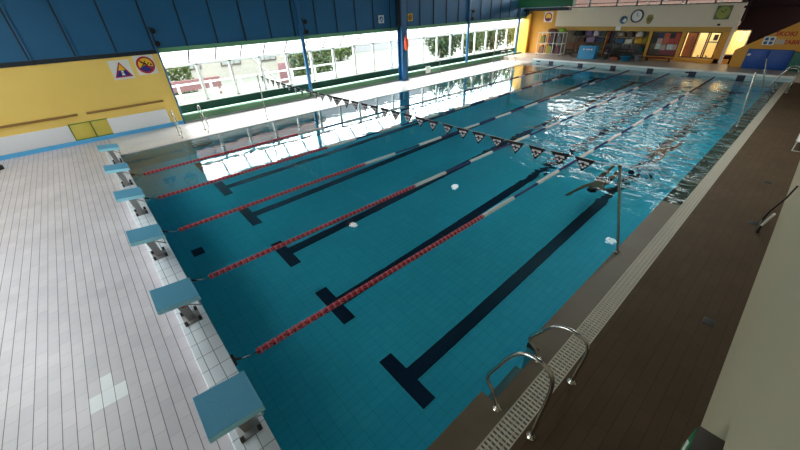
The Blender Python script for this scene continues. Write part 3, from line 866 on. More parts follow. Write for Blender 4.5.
# ------------------------------------------------------------------ ceiling, other walls
ADDED_RL = [(-5.0, -3.8, 5.0, 14.8), (8.5, 17.5, 0.45, 1.45)]      # unseen roof lights added to brighten deck and pool: x0, x1, y0, y1
mb = MB()
cxs = sorted({-9.0, 34.0} | {r_[0] for r_ in ADDED_RL} | {r_[1] for r_ in ADDED_RL}); cys = sorted({-6.0, YW + 0.2} | {r_[2] for r_ in ADDED_RL} | {r_[3] for r_ in ADDED_RL})
for a, b in zip(cxs, cxs[1:]):
    for c, d in zip(cys, cys[1:]):
        if any(r_[0] <= a and b <= r_[1] and r_[2] <= c and d <= r_[3] for r_ in ADDED_RL): continue
        mb.box((a, c, 6.5), (b, d, 6.7))
struct(mb, 'ceiling', M['ceiling'])
for i, (a, b, c, d) in enumerate(ADDED_RL):
    mb = MB(); n = 8
    for q in range(n + 1):
        if d - c > b - a:
            y_ = c + (d - c - 0.06)*q/n; mb.box((a, y_, 6.62), (b, y_ + 0.06, 6.72))
        else:
            x_ = a + (b - a - 0.06)*q/n; mb.box((x_, c, 6.62), (x_ + 0.06, d, 6.72))
    w = struct(mb, 'window_%d' % (90 + i), M['win_white'])  # frame of an added roof light
    mb = MB(); mb.box((a, c, 6.66), (b, d, 6.67)); mb.build('window_pane', M['glass'], w)
mb = MB(); mb.box((-9, -1.95, -0.1), (27.0, -1.72, 6.5)); struct(mb, 'wall_right', M['plaster'])
# near end wall behind the camera; its row of tall windows is added to brighten the deck
NX = -6.2
mb = MB()
WZ0, WZ1 = 0.9, 3.2
mb.box((NX - 0.2, -1.95, -0.1), (NX, YW, WZ0)); mb.box((NX - 0.2, -1.95, WZ1), (NX, YW, 6.5))
wy = [2.5 + 1.6*i for i in range(4)]
mb.box((NX - 0.2, -1.95, WZ0), (NX, wy[0], WZ1)); mb.box((NX - 0.2, wy[-1], WZ0), (NX, YW, WZ1))
struct(mb, 'wall_near', M['plaster'])
for i, (a, b) in enumerate(zip(wy, wy[1:])):
    mb = MB()
    for q in (a, b - 0.07): mb.box((NX - 0.14, q, WZ0), (NX - 0.06, q + 0.07, WZ1))
    mb.box((NX - 0.14, a, WZ0), (NX - 0.06, b, WZ0 + 0.07)); mb.box((NX - 0.14, a, WZ1 - 0.07), (NX - 0.06, b, WZ1))
    w = struct(mb, 'window_%d' % (60 + i), M['win_white'])  # one of the added near-end windows
    mb = MB(); mb.box((NX - 0.104, a + 0.07, WZ0 + 0.07), (NX - 0.096, b - 0.07, WZ1 - 0.07)); mb.build('window_pane', M['glass'], w)

# ------------------------------------------------------------------ far end
FX = 28.0
mb = MB()
mb.box((FX, 13.45, 0.25), (FX + 0.2, YW + 0.1, 3.3))                       # orange corner
mb.box((FX, 13.0, 2.1), (FX + 0.2, 13.45, 3.3)); mb.box((FX, 13.0, 1.85), (FX + 0.2, 13.45, 2.1))
mb.box((FX, 2.45, 0.25), (FX + 0.2, 6.75, 0.48)); mb.box((FX, 6.62, 0.48), (FX + 0.2, 6.78, 1.86))
mb.box((FX, 4.86, 0.48), (FX + 0.2, 5.06, 1.86)); mb.box((FX, 2.72, 0.25), (FX + 0.2, 3.2, 1.86))
struct(mb, 'wall_far', M['orange'])
mb = MB(); mb.box((FX - 0.04, 2.66, 1.84), (FX + 0.2, 13.0, 2.1)); struct(mb, 'trim_11', M['ochre'])
mb = MB(); mb.box((FX - 0.12, 2.66, 2.1), (FX + 0.1, 13.05, 3.22)); struct(mb, 'wall_far_parapet', M['beige'])
mb = MB(); mb.box((FX - 0.14, 2.66, 3.22), (FX + 0.12, 13.05, 3.27)); struct(mb, 'trim_12', M['dark_wood'])
mb = MB(); mb.box((FX + 0.1, 2.66, 2.15), (33.6, YW + 0.1, 2.35)); struct(mb, 'floor_gallery', M['far_deck'])
mb = MB(); mb.box((FX - 0.16, 2.70, 0.25), (FX - 0.01, 2.84, 2.1)); struct(mb, 'trim_13', M['beige'])
# window frames on the lower wall
def small_window(n, y0, y1, z0, z1, x, mat, pane, mull=()):
    mb = MB(); f = 0.05
    for a in (y0, y1 - f): mb.box((x - 0.03, a, z0), (x + 0.05, a + f, z1))
    for a in mull: mb.box((x - 0.03, a - 0.025, z0), (x + 0.05, a + 0.025, z1))
    mb.box((x - 0.03, y0, z0), (x + 0.05, y1, z0 + f)); mb.box((x - 0.03, y0, z1 - f), (x + 0.05, y1, z1))
    w = struct(mb, 'window_%d' % n, mat)
    mb = MB(); mb.box((x, y0 + f, z0 + f), (x + 0.006, y1 - f, z1 - f)); mb.build('window_pane', pane, w)
small_window(70, 5.06, 6.62, 0.48, 1.84, FX + 0.05, M['dark_wood'], M['glass'])
small_window(71, 3.2, 4.86, 0.48, 1.84, FX + 0.05, M['dark_wood'], M['glass'], (4.28, 3.78))
# lit cream room behind the windows
for nme, lo, hi in (('wall_room_back', (30.4, 1.9, 0.2), (30.5, 6.8, 2.2)), ('floor_room', (28.2, 3.0, 0.2), (30.4, 6.78, 0.26)), ('ceiling_room', (28.2, 3.0, 2.1), (30.4, 6.78, 2.15)),
                    ('wall_room_right', (28.2, 3.0, 0.26), (30.4, 3.06, 2.1)), ('wall_room_left', (28.2, 6.7, 0.26), (30.4, 6.78, 2.1)),
                    ('floor_corridor', (28.76, 1.9, 0.2), (30.4, 2.99, 0.26)), ('ceiling_corridor', (28.76, 1.9, 2.1), (30.4, 2.99, 2.15)), ('wall_corridor', (28.76, 1.9, 0.26), (30.4, 1.96, 2.1))):
    mb = MB(); mb.box(lo, hi); struct(mb, nme, M['warm_wall'])
mb = MB(); mb.box((28.001, -6, -0.1), (30.5, 6.77, 0.199)); struct(mb, 'floor_far_rooms', M['far_deck'])
# room furnishings seen through the second window
mb = MB(); mb.box((29.0, 4.45, 0.26), (29.5, 4.95, 1.95), None, 0.01); tag(mb.build('tall_cupboard', M['brown']), 'tall brown cupboard inside the lit room behind the window', 'cupboard')
dr = empty('room_door', (30.39, 3.62, 0.26), label='cream door with a blue push bar inside the lit room', cat='door')
mb = MB(); mb.box((-0.05, -0.48, 0), (0.0, 0.42, 1.8), None, 0.005); mb.build('door_leaf', colour('cream_door', 250, 234, 184), dr)
mb = MB(); mb.box((-0.07, -0.48, 0.85), (-0.05, 0.42, 0.92)); mb.build('push_bar', colour('slate_blue_bar', 90, 120, 140), dr)
mb = MB(); mb.box((-0.06, 0.44, 0), (0.0, 0.5, 1.82)); mb.box((-0.06, -0.54, 0), (0.0, -0.48, 1.82)); mb.build('door_frame', M['dark_wood'], dr)
mb = MB(); mb.box((28.02, 3.30, 1.42), (28.04, 3.50, 1.72)); tag(mb.build('window_notice', colour('grey_notice', 110, 96, 84)), 'small dark notice stuck inside the lit window', 'notice')
# posters behind first window
mb = MB(); mb.box((FX + 0.11, 5.06, 0.5), (FX + 0.13, 6.62, 1.82)); tag(mb.build('poster_board', plain('poster_backing', srgb(110, 84, 76), 0.8)), 'brownish backing board behind the posters in the window', 'board')
pcol = {'bright red': (210, 50, 44), 'orange red': (222, 96, 60), 'white': (236, 226, 224), 'purple': (84, 58, 128), 'dark pink': (168, 60, 84), 'near black': (44, 36, 48), 'dull brown': (120, 84, 76), 'pale pink': (226, 176, 176)}
grid = [['near black', 'purple', 'orange red', 'near black', 'bright red'], ['near black', 'pale pink', 'orange red', 'bright red', 'bright red'], ['dull brown', 'white', 'pale pink', 'white', 'pale pink'], ['dull brown', 'dull brown', 'dark pink', 'dark pink', 'dark pink']]
rq = random.Random(3); used = {}
for r_ in range(4):
    for c_ in range(5):
        cn = grid[r_][c_]
        y1 = 6.56 - c_*0.30 + rq.uniform(-0.02, 0.02); y0 = y1 - 0.29 - rq.uniform(-0.03, 0.0)
        z1 = 1.77 - r_*0.31 + rq.uniform(-0.03, 0.02); z0 = z1 - 0.30
        mb = MB(); mb.box((FX + 0.09 + 0.004*((r_*5 + c_) % 3), y0, z0), (FX + 0.093 + 0.004*((r_*5 + c_) % 3), y1, z1))
        tag(mb.build('poster', plain('poster_print', srgb(*pcol[cn]), 0.7, var=0.35, scale=16)),
            '%s poster in the window, %s row from the top, %s from the left' % (cn, ['first', 'second', 'third', 'fourth'][r_], ['first', 'second', 'third', 'fourth', 'fifth'][c_]), 'poster', 'posters inside the window')
# recess with its shade put into the colour, lit opening, stairs side, mat
mb = MB()
mb.box((28.55, -6, 0.2), (28.75, 2.06, 6.5)); mb.box((28.55, 2.88, 0.2), (28.75, 3.0, 6.5)); mb.box((28.55, 2.06, 1.93), (28.75, 2.88, 6.5)); mb.box((28.55, 2.06, 0.2), (28.75, 2.88, 0.66))
mb.box((28.12, 2.58, 2.36), (33, 2.65, 6.5)); mb.box((28.21, 2.93, 0.2), (28.55, 2.99, 2.1))
struct(mb, 'wall_stairwell', M['near_black'])
small_window(72, 2.06, 2.88, 0.66, 1.93, 28.56, M['warm_wall'], M['glass'])
mb = MB(); mb.prism([(2.22, 0.25), (2.22, 1.08), (0.29, 2.37), (-1.72, 3.71), (-1.72, 0.25)], 'x', 27.0, 27.15); struct(mb, 'wall_stair', M['orange'])
mb = MB(); mb.box((27.0, -6, 3.0), (28.6, 2.6, 3.1)); struct(mb, 'floor_stair_landing', M['near_black'])
mb = MB(); mb.box((28.25, 2.12, 0.25), (28.52, 2.84, 0.63), None, 0.03); tag(mb.build('dark_bench', M['near_black']), 'low dark box under the narrow lit opening', 'box')
mt = empty('blue_mat', (26.9, 0.8, 0.25), label='long blue padded mat panel below the orange stair wall', cat='mat')
for i in range(2):
    mb = MB(); mb.box((-0.08, -0.86 + 0.87*i, 0.0), (0.09, 0.0 + 0.87*i, 0.92), None, 0.02); mb.build('pad', M['mat_blue'], mt)
mb = MB(); mb.prism([(0.72, 0.60), (0.84, 0.62), (0.80, 0.72), (0.68, 0.70)], 'x', -0.086, -0.08); mb.build('label_patch', M['sign_white'], mt)
mb = MB(); mb.box((26.82, -1.7, 0.25), (26.996, -0.08, 1.1), None, 0.02); tag(mb.build('green_mat', M['mat_green']), 'dark green padded panel at the right end of the blue mat', 'mat')
lt = empty('wall_lettering', (27.0, 0.45, 1.7), label='red lettering in two lines on the orange stair wall', cat='lettering')
text('SKOKI', 0.27, M['red_paint'], 'upper_line', lt, face_mx((-0.004, 0.10, 0.16)), bold=0.008)
text('ZABRONIONE', 0.25, M['red_paint'], 'lower_line', lt, face_mx((-0.004, 0.10, -0.20)), align='LEFT', bold=0.008)
es = empty('stair_sign', (27.0, 1.06, 1.54), label='small white sign with blue squares on the orange stair wall', cat='sign')
mb = MB(); mb.box((-0.012, -0.22, -0.18), (0.0, 0.22, 0.2)); mb.build('panel', M['sign_white'], es)
for a, b in ((0.04, 0.02), (-0.16, 0.02), (0.04, -0.15), (-0.16, -0.15)):
    mb = MB(); mb.box((-0.018, a, b), (-0.012, a + 0.13, b + 0.13)); mb.build('blue_square', colour('logo_blue', 40, 90, 150), es)
mb = MB(); mb.box((26.985, 0.47, 1.40), (27.0, 0.80, 1.62)); tag(mb.build('white_plate', colour('dull_white_plate', 200, 176, 160)), 'plain whitish plate beside the blue squared sign', 'plate')

# clocks and emblems on the parapet
PX = FX - 0.12
def discx(mb, r0, r1, a, b, mat=None, n=28, cy=0, cz=0):
    vs = []; fs = []
    for i in range(n):
        th = 2*PI*i/n
        for r_ in (r0, r1):
            for x_ in (a, b): vs.append((x_, cy + r_*math.cos(th), cz + r_*math.sin(th)))
    for i in range(n):
        p = i*4; q = ((i+1) % n)*4
        fs += [(p+2, p+3, q+3, q+2), (p, q, q+1, p+1), (p, p+2, q+2, q), (p+1, q+1, q+3, p+3)]
    return mb.add(vs, fs, mat)
ck = empty('wall_clock', (PX, 7.72, 2.68), label='round white wall clock with a black rim on the beige parapet', cat='clock')
mb = MB(); discx(mb, 0.29, 0.36, -0.08, 0.0); mb.build('rim', M['black'], ck)
mb = MB(); discx(mb, 0.0, 0.30, -0.05, -0.01); mb.build('dial', M['sign_white'], ck)
mb = MB(); mb.box((-0.06, -0.012, 0.0), (-0.05, 0.012, 0.2)); mb.build('hand', M['black'], ck); mb = MB(); mb.box((-0.06, -0.14, -0.012), (-0.05, 0.0, 0.012)); mb.build('hand', M['black'], ck)
e1 = empty('club_emblem', (PX, 8.46, 2.48), label='small round blue and white emblem left of the round clock', cat='emblem')
mb = MB(); discx(mb, 0.0, 0.23, -0.02, 0.0); mb.build('disc', colour('emblem_blue', 60, 100, 130), e1)
mb = MB(); discx(mb, 0.0, 0.11, -0.03, -0.02, cy=-0.08, cz=-0.04); mb.build('white_mark', M['sign_white'], e1)
mb = MB(); discx(mb, 0.0, 0.09, -0.03, -0.02, cy=0.06, cz=0.07); mb.build('dark_mark', colour('emblem_dark', 26, 40, 60), e1)
e2 = empty('gold_emblem', (PX + 0.004, 6.98, 2.50), label='small olive gold emblem right of the round clock', cat='emblem')
mb = MB(); mb.prism([(-0.2, 0.05), (-0.12, 0.24), (0.12, 0.24), (0.2, 0.05), (0.12, -0.2), (0, -0.27), (-0.12, -0.2)], 'x', -0.02, 0.0); mb.build('shield', colour('emblem_gold', 150, 132, 60), e2)
mb = MB(); discx(mb, 0.05, 0.11, -0.03, -0.02); mb.build('ring', colour('emblem_olive', 90, 80, 40), e2)
c2 = empty('training_clock', (PX, 3.5, 2.79), label='square dark panel with a yellow green clock dial on the beige parapet', cat='clock')
mb = MB(); mb.box((-0.03, -0.34, -0.33), (0.0, 0.34, 0.33), None, 0.01); mb.build('panel', colour('clock_panel', 96, 104, 60), c2)
mb = MB(); discx(mb, 0.0, 0.29, -0.05, -0.03); mb.build('dial', colour('clock_dial', 150, 152, 62), c2)
mb = MB(); mb.tube([(-0.055, 0, 0), (-0.055, -0.12, 0.16)], 0.015, 6); mb.build('hand', M['black'], c2); mb = MB(); mb.tube([(-0.055, 0, 0), (-0.055, 0.12, 0.1)], 0.015, 6); mb.build('hand', M['black'], c2)
s3 = empty('corner_sign', (FX, 13.72, 2.69), label='white square sign with a yellow and purple disc in the orange corner', cat='sign')
mb = MB(); mb.box((-0.012, -0.33, -0.33), (0.0, 0.33, 0.33)); mb.build('panel', M['sign_white'], s3)
mb = MB(); discx(mb, 0.0, 0.24, -0.016, -0.012); mb.build('disc', M['sign_yellow'], s3)
mb = MB(); discx(mb, 0.22, 0.29, -0.022, -0.012); mb.build('ring', M['sign_red'], s3)
mb = MB(); mb.prism([(-0.22, -0.07), (0.22, -0.07), (0.15, -0.19), (0, -0.24), (-0.15, -0.19)], 'x', -0.02, -0.016); mb.build('water_band', colour('sign_purple', 96, 30, 80), s3)
mb = MB(); mb.box((FX - 0.03, 7.98 + 0.55, 1.88), (FX - 0.06, 8.83, 2.12)); tag(mb.build('paper_notice', M['sign_white']), 'small white paper on the ochre lintel under the blue emblem', 'notice')
mb = MB(); mb.box((PX - 0.05, 3.42, 2.16), (PX + 0.004, 3.55, 2.26), None, 0.01); tag(mb.build('sensor_box', M['black']), 'tiny black box at the lower edge of the parapet under the square clock', 'box')

# gallery railing and windows
gl = empty('gallery_railing', (FX, 7.9, 3.27), label='dark railing along the top of the beige gallery parapet', cat='railing')
for y in (12.1, 10.87, 9.15, 7.97, 6.66, 5.39, 4.05, 2.75):
    mb = MB(); mb.box((-0.03, y - 7.9 - 0.04, 0), (0.03, y - 7.9 + 0.04, 1.0)); mb.build('post', M['dark_metal'], gl)
for z in (0.16, 0.55, 1.0):
    mb = MB(); mb.tube([(0, 2.75 - 7.9, z), (0, 13.0 - 7.9, z)], 0.02, 8); mb.build('rail', M['dark_metal'], gl)
GX = 33.4
mb = MB(); mb.box((GX, 2.66, 2.2), (GX + 0.2, YW, 2.95)); mb.box((GX, 2.66, 5.9), (GX + 0.2, YW, 6.5)); struct(mb, 'wall_gallery', M['beige'])
gy = [2.66 + (YW - 2.66)*i/6 for i in range(7)]
for i in range(6):
    small_window(80 + i, gy[i], gy[i+1], 2.95, 3.95, GX + 0.05, M['win_white'], M['pink_glass'])
    small_window(100 + i, gy[i], gy[i+1], 3.95, 5.9, GX + 0.05, M['win_white'], M['glass'])
# green beam and dark blue fascia over the far corner
mb = MB(); mb.box((26.3, 11.3, 3.35), (26.7, YW, 3.9)); struct(mb, 'trim_14', M['ceil_green'])
mb = MB(); mb.box((27.2, 11.9, 3.10), (27.6, YW, 3.3)); struct(mb, 'trim_15', M['dark_strip'])

# high-bay lamps under the ceiling (mirrored in the water)
mat_lamp = plain('lamp_diffuser', (1, 1, 1, 1), 0.5, emit=(1.0, 0.97, 0.9, 1), estr=7.0)
lp = None; LPOS = [(14.4, 10.7), (7.58, 11.6), (15.1, 2.1), (21.2, 10.7), (21.5, 2.1)]
LL = ['ceiling lamp over the window-side lanes, second of its row', 'ceiling lamp over the window-side lanes nearest the start', 'ceiling lamp over the ladder-side lane near the middle', 'ceiling lamp over the window-side lanes toward the far end', 'ceiling lamp over the ladder-side lane toward the far end']
for k, (x, y) in enumerate(LPOS):
    if lp is None:
        lp = empty('ceiling_lamp', (x, y, 5.5)); o = lp
        mb = MB(); mb.lathe([(0.26, 0.0), (0.25, 0.04), (0.12, 0.25), (0.08, 0.34), (0.0, 0.36)], 20); mb.build('reflector', M['grey_metal'], lp)
        mb = MB(); mb.lathe([(0.0, 0.012), (0.23, 0.014), (0.24, 0.03)], 20); mb.build('diffuser', mat_lamp, lp)
        mb = MB(); mb.tube([(0, 0, 0.34), (0, 0, 1.0)], 0.015, 8); mb.build('stem', M['dark_metal'], lp)
    else:
        o = copy_tree(lp); o.location = (x, y, 5.5)
    tag(o, LL[k], 'lamp', 'high-bay lamps under the ceiling')

# ------------------------------------------------------------------ things stored at the far end
ZF = 0.25
# niche: floor, back and ceiling
nm = colour('niche_olive', 128, 116, 92)
mb = MB(); mb.box((28.0, 6.78, 0.0), (29.4, 13.45, 0.25)); struct(mb, 'floor_niche', nm)
mb = MB(); mb.box((28.2, 13.45, 0.0), (29.4, 13.55, 2.1)); struct(mb, 'wall_niche_left', nm)
mb = MB(); mb.box((28.2, 6.785, 0.25), (29.3, 6.80, 1.95)); struct(mb, 'wall_niche_right', nm)
mb = MB(); mb.box((29.3, 6.78, 0.25), (29.4, 13.45, 2.1)); struct(mb, 'wall_niche', nm)
mb = MB(); mb.box((28.2, 6.78, 1.95), (29.3, 13.45, 2.1)); struct(mb, 'ceiling_niche', nm)
for i, (y0, y1) in enumerate([(8.35, 9.25), (7.25, 8.2), (9.5, 10.3)]):
    mb = MB(); mb.box((29.265, y0, 1.15), (29.297, y1, 1.72), None, 0.005)
    tag(mb.build('pin_board', colour('pale_board', 190, 176, 148)), ['beige pin board in the middle of the storage niche', 'beige pin board at the right of the storage niche', 'beige pin board at the left of the storage niche'][i], 'board')

def shell_crate(w, d, h, t=0.015):
    mb = MB()
    mb.box((-d/2, -w/2, 0), (d/2, w/2, t))
    for s_ in (-1, 1):
        mb.box((min(s_*d/2, s_*(d/2 - t)), -w/2, 0), (max(s_*d/2, s_*(d/2 - t)), w/2, h))
        mb.box((-d/2, min(s_*w/2, s_*(w/2 - t)), 0), (d/2, max(s_*w/2, s_*(w/2 - t)), h))
        mb.box((min(s_*(d/2+0.012), s_*(d/2 - t)), -w/2 - 0.012, h - 0.035), (max(s_*(d/2+0.012), s_*(d/2 - t)), w/2 + 0.012, h))
        mb.box((-d/2, min(s_*(w/2+0.012), s_*(w/2-t)), h - 0.035), (d/2, max(s_*(w/2+0.012), s_*(w/2-t)), h))
    return mb
def kickboard(w=0.28, l=0.42, t=0.04):
    mb = MB(); pts = [(-w/2, -l/2)]
    pts += [(w/2, -l/2), (w/2, l*0.2)] + [(w/2*math.cos(a), l*0.2 + l*0.3*math.sin(a)) for a in [R(x) for x in range(20, 180, 20)]] + [(-w/2, l*0.2)]
    mb.prism(pts, 'x', -t/2, t/2); return mb
# wire trolley with three bays and kickboards inside
tr = empty('wire_trolley', (27.2, 12.75, ZF), label='white wire-frame storage trolley with three bays by the orange corner', cat='trolley')
for y in (-0.95, -0.3, 0.33, 0.95):
    for x in (-0.28, 0.28):
        mb = MB(); mb.tube([(x, y, 0.08), (x, y, 1.5)], 0.022, 8); mb.build('upright', M['win_white'], tr)
for z in (0.12, 0.8, 1.5):
    mb = MB()
    for x in (-0.28, 0.28): mb.tube([(x, -0.95, z), (x, 0.95, z)], 0.018, 8)
    for y in (-0.95, 0.95): mb.tube([(-0.28, y, z), (0.28, y, z)], 0.018, 8)
    for i in range(12): mb.tube([(-0.28, -0.95 + 1.9*i/11, z), (0.28, -0.95 + 1.9*i/11, z)], 0.005, 5)
    mb.build('wire_shelf', M['win_white'], tr)
for y in (-0.9, 0.9):
    for x in (-0.26, 0.26):
        mb = MB(); mb.lathe([(0.0, -0.015), (0.04, -0.015), (0.04, 0.015), (0.0, 0.015)], 12, None, Matrix.Translation((x, y, 0.04)) @ Matrix.Rotation(PI/2, 4, 'Y')); mb.build('caster', M['black'], tr)
kb_cols = [(100, 60, 66), (96, 96, 100), (84, 84, 90), (150, 140, 70), (76, 96, 84), (104, 100, 104), (140, 96, 70), (90, 90, 96)]
kmats = [plain('foam_board', srgb(*c), 0.8) for c in kb_cols]
kl = ['dull red', 'grey', 'slate grey', 'yellow', 'green', 'mid grey', 'orange', 'dark grey']
kp = []
for row, z in enumerate((0.135, 0.815)):
    for b in range(3):
        for j in range(4):
            idx = (row*5 + b*3 + j*2) % 8
            mb = kickboard(0.30 if row else 0.34, 0.5 if row else 0.52, 0.05)
            o = mb.build('kickboard', kmats[idx])
            # board stands upright: its length is along z
            o.location = (27.02 + 0.10*j, 12.75 + (-0.62 + 0.63*b), ZF + z + 0.26); o.rotation_euler = (0, 0.05, 0)
            tag(o, '%s foam kickboard on the %s shelf of the trolley, %s bay, %s row' % (kl[idx], ['lower', 'upper'][row], ['right', 'middle', 'left'][b], ['front', 'second', 'third', 'back'][j]), 'kickboard', 'foam kickboards on the wire trolley')
# blue vinyl box with white letters
bx = empty('blue_box', (26.6, 9.74, ZF), label='bright blue upright panel box with white letters in front of the clutter', cat='box')
mb = MB(); mb.prism([(-0.22, 0.0), (0.3, 0.0), (0.3, 0.8), (-0.1, 0.8)], 'y', -0.55, 0.55); mb.build('body', M['teal_box'], bx)
mb = MB(); mb.prism([(-0.22, 0.0), (-0.1, 0.8), (-0.11, 0.8), (-0.23, 0.0)], 'y', -0.55, 0.55); mb.build('front_panel', M['teal_box'], bx)
for q in (0.22, 0.02, -0.12, -0.3):
    mb = MB(); mb.prism([(q - 0.07, 0.62), (q + 0.07, 0.62), (q, 0.52)], 'x', -0.165, -0.125); mb.build('white_mark', M['sign_white'], bx)

# stacking chairs
def chair(col, name='stacking_chair'):
    r = empty(name)
    mb = MB(); mb.box((-0.2, -0.22, 0.42), (0.22, 0.22, 0.45), None, 0.012); mb.build('seat', col, r)
    mb = MB(); mb.box((0.2, -0.21, 0.55), (0.235, 0.21, 0.85), None, 0.012); mb.build('backrest', col, r)
    for sx in (-0.18, 0.2):
        for sy in (-0.2, 0.2):
            mb = MB(); mb.tube([(sx + (-0.03 if sx < 0 else 0.03), sy, 0), (sx, sy, 0.42)] + ([(sx + 0.02, sy, 0.84)] if sx > 0 else []), 0.012, 6); mb.build('leg', M['dark_metal'], r)
    return r
cw = chair(M['brown']); cd = chair(colour('dark_grey_plastic', 50, 50, 54)); cl_ = chair(colour('pale_grey_plastic', 170, 172, 160))
def put(src, x, y, z, rz, lab, group, first=[]):
    if src.name not in first: first.append(src.name); o = src
    else: o = copy_tree(src)
    o.location = (x, y, z); o.rotation_euler = (0, 0, rz); tag(o, lab, 'chair', group); return o
put(cw, 27.3, 11.35, ZF, 0.3, 'brown chair nearest the wire trolley', 'brown chairs beside the wire trolley')
put(cw, 27.5, 10.85, ZF, -0.4, 'brown chair between the trolley and the blue box', 'brown chairs beside the wire trolley')
put(cw, 28.15, 11.15, ZF, 2.6, 'brown chair behind the other two brown chairs', 'brown chairs beside the wire trolley')
for i, y in enumerate((8.85, 8.3, 7.7, 7.15)):
    put(cd, 27.35 + 0.05*(i % 2), y, ZF, 0.1*(i - 1), 'dark grey chair, %s from the blue box in the front row' % ['first', 'second', 'third', 'fourth'][i], 'dark chairs in front of the niche')
for i, (y, x) in enumerate(((8.05, 28.0), (7.5, 28.05), (8.6, 28.05))):
    put(cl_, x, y, ZF + 0.0, 1.2*i, 'pale grey chair %s' % ['behind the gap between the second and third dark chairs', 'behind the gap between the third and fourth dark chairs', 'behind the gap between the first and second dark chairs'][i], 'pale chairs in the niche')

# shelves in the niche
def rack(y0, y1, label):
    r = empty('storage_rack', (28.9, (y0+y1)/2, ZF), label=label, cat='rack', group='storage racks in the niche')
    h = (y1-y0)/2
    for y in (-h, h):
        for x in (-0.3, 0.3):
            mb = MB(); mb.box((x-0.02, y-0.02, 0), (x+0.02, y+0.02, 1.5)); mb.build('upright', M['dark_metal'], r)
    for z in (0.35, 0.8, 1.2):
        mb = MB(); mb.box((-0.32, -h-0.02, z), (0.32, h+0.02, z+0.03)); mb.build('shelf', M['brown'], r)
rack(9.5, 11.6, 'dark storage rack at the left of the niche')
rack(6.95, 8.9, 'dark storage rack at the right of the niche')
rk_items = []
def bag(w, d, h):
    mb = MB(); bm = bmesh.new(); bmesh.ops.create_cube(bm, size=1)
    bmesh.ops.subdivide_edges(bm, edges=list(bm.edges), cuts=3, use_grid_fill=True)
    rnd = random.Random(w*100 + h*31)
    for v in bm.verts:
        x_, y_, z_ = v.co
        k = 1 - 0.55*max(0, z_ + 0.1)**1.4
        rr = 1 - 0.18*(abs(x_*2)**4*abs(y_*2)**4)
        v.co = Vector((x_*d*k*rr + rnd.uniform(-1, 1)*0.012, y_*w*k*rr + rnd.uniform(-1, 1)*0.012, (z_ + 0.5)*h + (rnd.uniform(-1, 1)*0.015 if z_ > -0.49 else 0)))
    return mb.bm(bm, None, True)
items = [  # kind, x, y, z(above ZF), size, colour, label
 ('bag', 28.8, 11.5, 1.23, (0.7, 0.5, 0.38), (24, 24, 24), 'black bulky bag on top of the left rack'),
 ('bag', 28.75, 10.75, 1.23, (0.55, 0.4, 0.34), (120, 100, 150), 'purple bag on top of the left rack'),
 ('bag', 28.75, 10.25, 1.23, (0.4, 0.4, 0.36), (220, 214, 226), 'whitish bag on top of the left rack'),
 ('crate', 28.75, 9.75, 1.23, (0.42, 0.5, 0.3), (60, 56, 60), 'dark crate on top of the left rack'),
 ('crate', 28.72, 11.2, 0.83, (0.5, 0.5, 0.28), (90, 60, 50), 'brown crate on the middle shelf of the left rack'),
 ('crate', 28.72, 10.5, 0.83, (0.6, 0.5, 0.3), (150, 130, 170), 'lilac crate on the middle shelf of the left rack'),
 ('crate', 28.72, 9.85, 0.83, (0.55, 0.5, 0.3), (30, 40, 70), 'navy crate on the middle shelf of the left rack'),
 ('ball', 28.7, 9.25, 1.0, 0.2, (232, 226, 224), 'white ball beside the left rack'),
 ('crate', 28.7, 8.55, 0.83, (0.5, 0.5, 0.26), (20, 90, 130), 'blue crate on the middle shelf of the right rack'),
 ('crate', 28.7, 8.0, 0.83, (0.45, 0.5, 0.24), (210, 206, 196), 'white crate on the middle shelf of the right rack'),
 ('bag', 28.7, 7.45, 0.83, (0.5, 0.45, 0.36), (222, 170, 60), 'yellow bag on the middle shelf of the right rack'),
 ('bag', 28.75, 7.5, 1.23, (0.45, 0.4, 0.3), (226, 206, 196), 'pale bag on top of the right rack above the yellow bag'),
 ('bag', 28.75, 8.05, 1.23, (0.42, 0.4, 0.3), (96, 74, 70), 'brown bag on top of the right rack'),
 ('bag', 28.75, 8.6, 1.23, (0.45, 0.4, 0.26), (150, 138, 120), 'beige bag on top of the right rack'),
 ('bag', 28.6, 7.05, 0.83, (0.3, 0.4, 0.4), (150, 140, 40), 'olive yellow bag at the right end of the right rack'),
 ('crate', 28.7, 7.7, 0.38, (0.4, 0.5, 0.24), (160, 50, 90), 'magenta crate on the bottom shelf of the right rack'),
 ('crate', 28.7, 7.2, 0.38, (0.4, 0.5, 0.24), (20, 110, 110), 'teal crate on the bottom shelf of the right rack'),
 ('crate', 28.7, 8.4, 0.38, (0.5, 0.5, 0.24), (90, 92, 80), 'grey crate on the bottom shelf of the right rack'),
 ('tub', 26.75, 7.35, 0.0, (0.46, 0.3), (20, 116, 160), 'blue round tub on the floor in front of the dark chairs'),
 ('tub', 26.9, 6.7, 0.0, (0.3, 0.34), (140, 146, 156), 'grey bucket on the floor right of the blue tub'),
 ('tub', 26.85, 8.6, 0.0, (0.2, 0.3), (60, 70, 56), 'small dark green bucket in front of the dark chairs'),
 ('crate', 26.75, 7.98, 0.0, (0.5, 0.36, 0.2), (130, 60, 40), 'rust red crate on the floor in front of the dark chairs'),
 ('crate', 26.95, 10.62, 0.0, (0.4, 0.4, 0.3), (70, 50, 46), 'dark brown crate on the floor left of the blue box'),
 ('bag', 27.4, 12.9, 1.52, (0.6, 0.4, 0.2), (110, 60, 50), 'dull red bag on top of the wire trolley'),
 ('bag', 27.25, 12.1, 1.52, (0.4, 0.4, 0.24), (140, 180, 60), 'lime green bag on top of the wire trolley'),
]
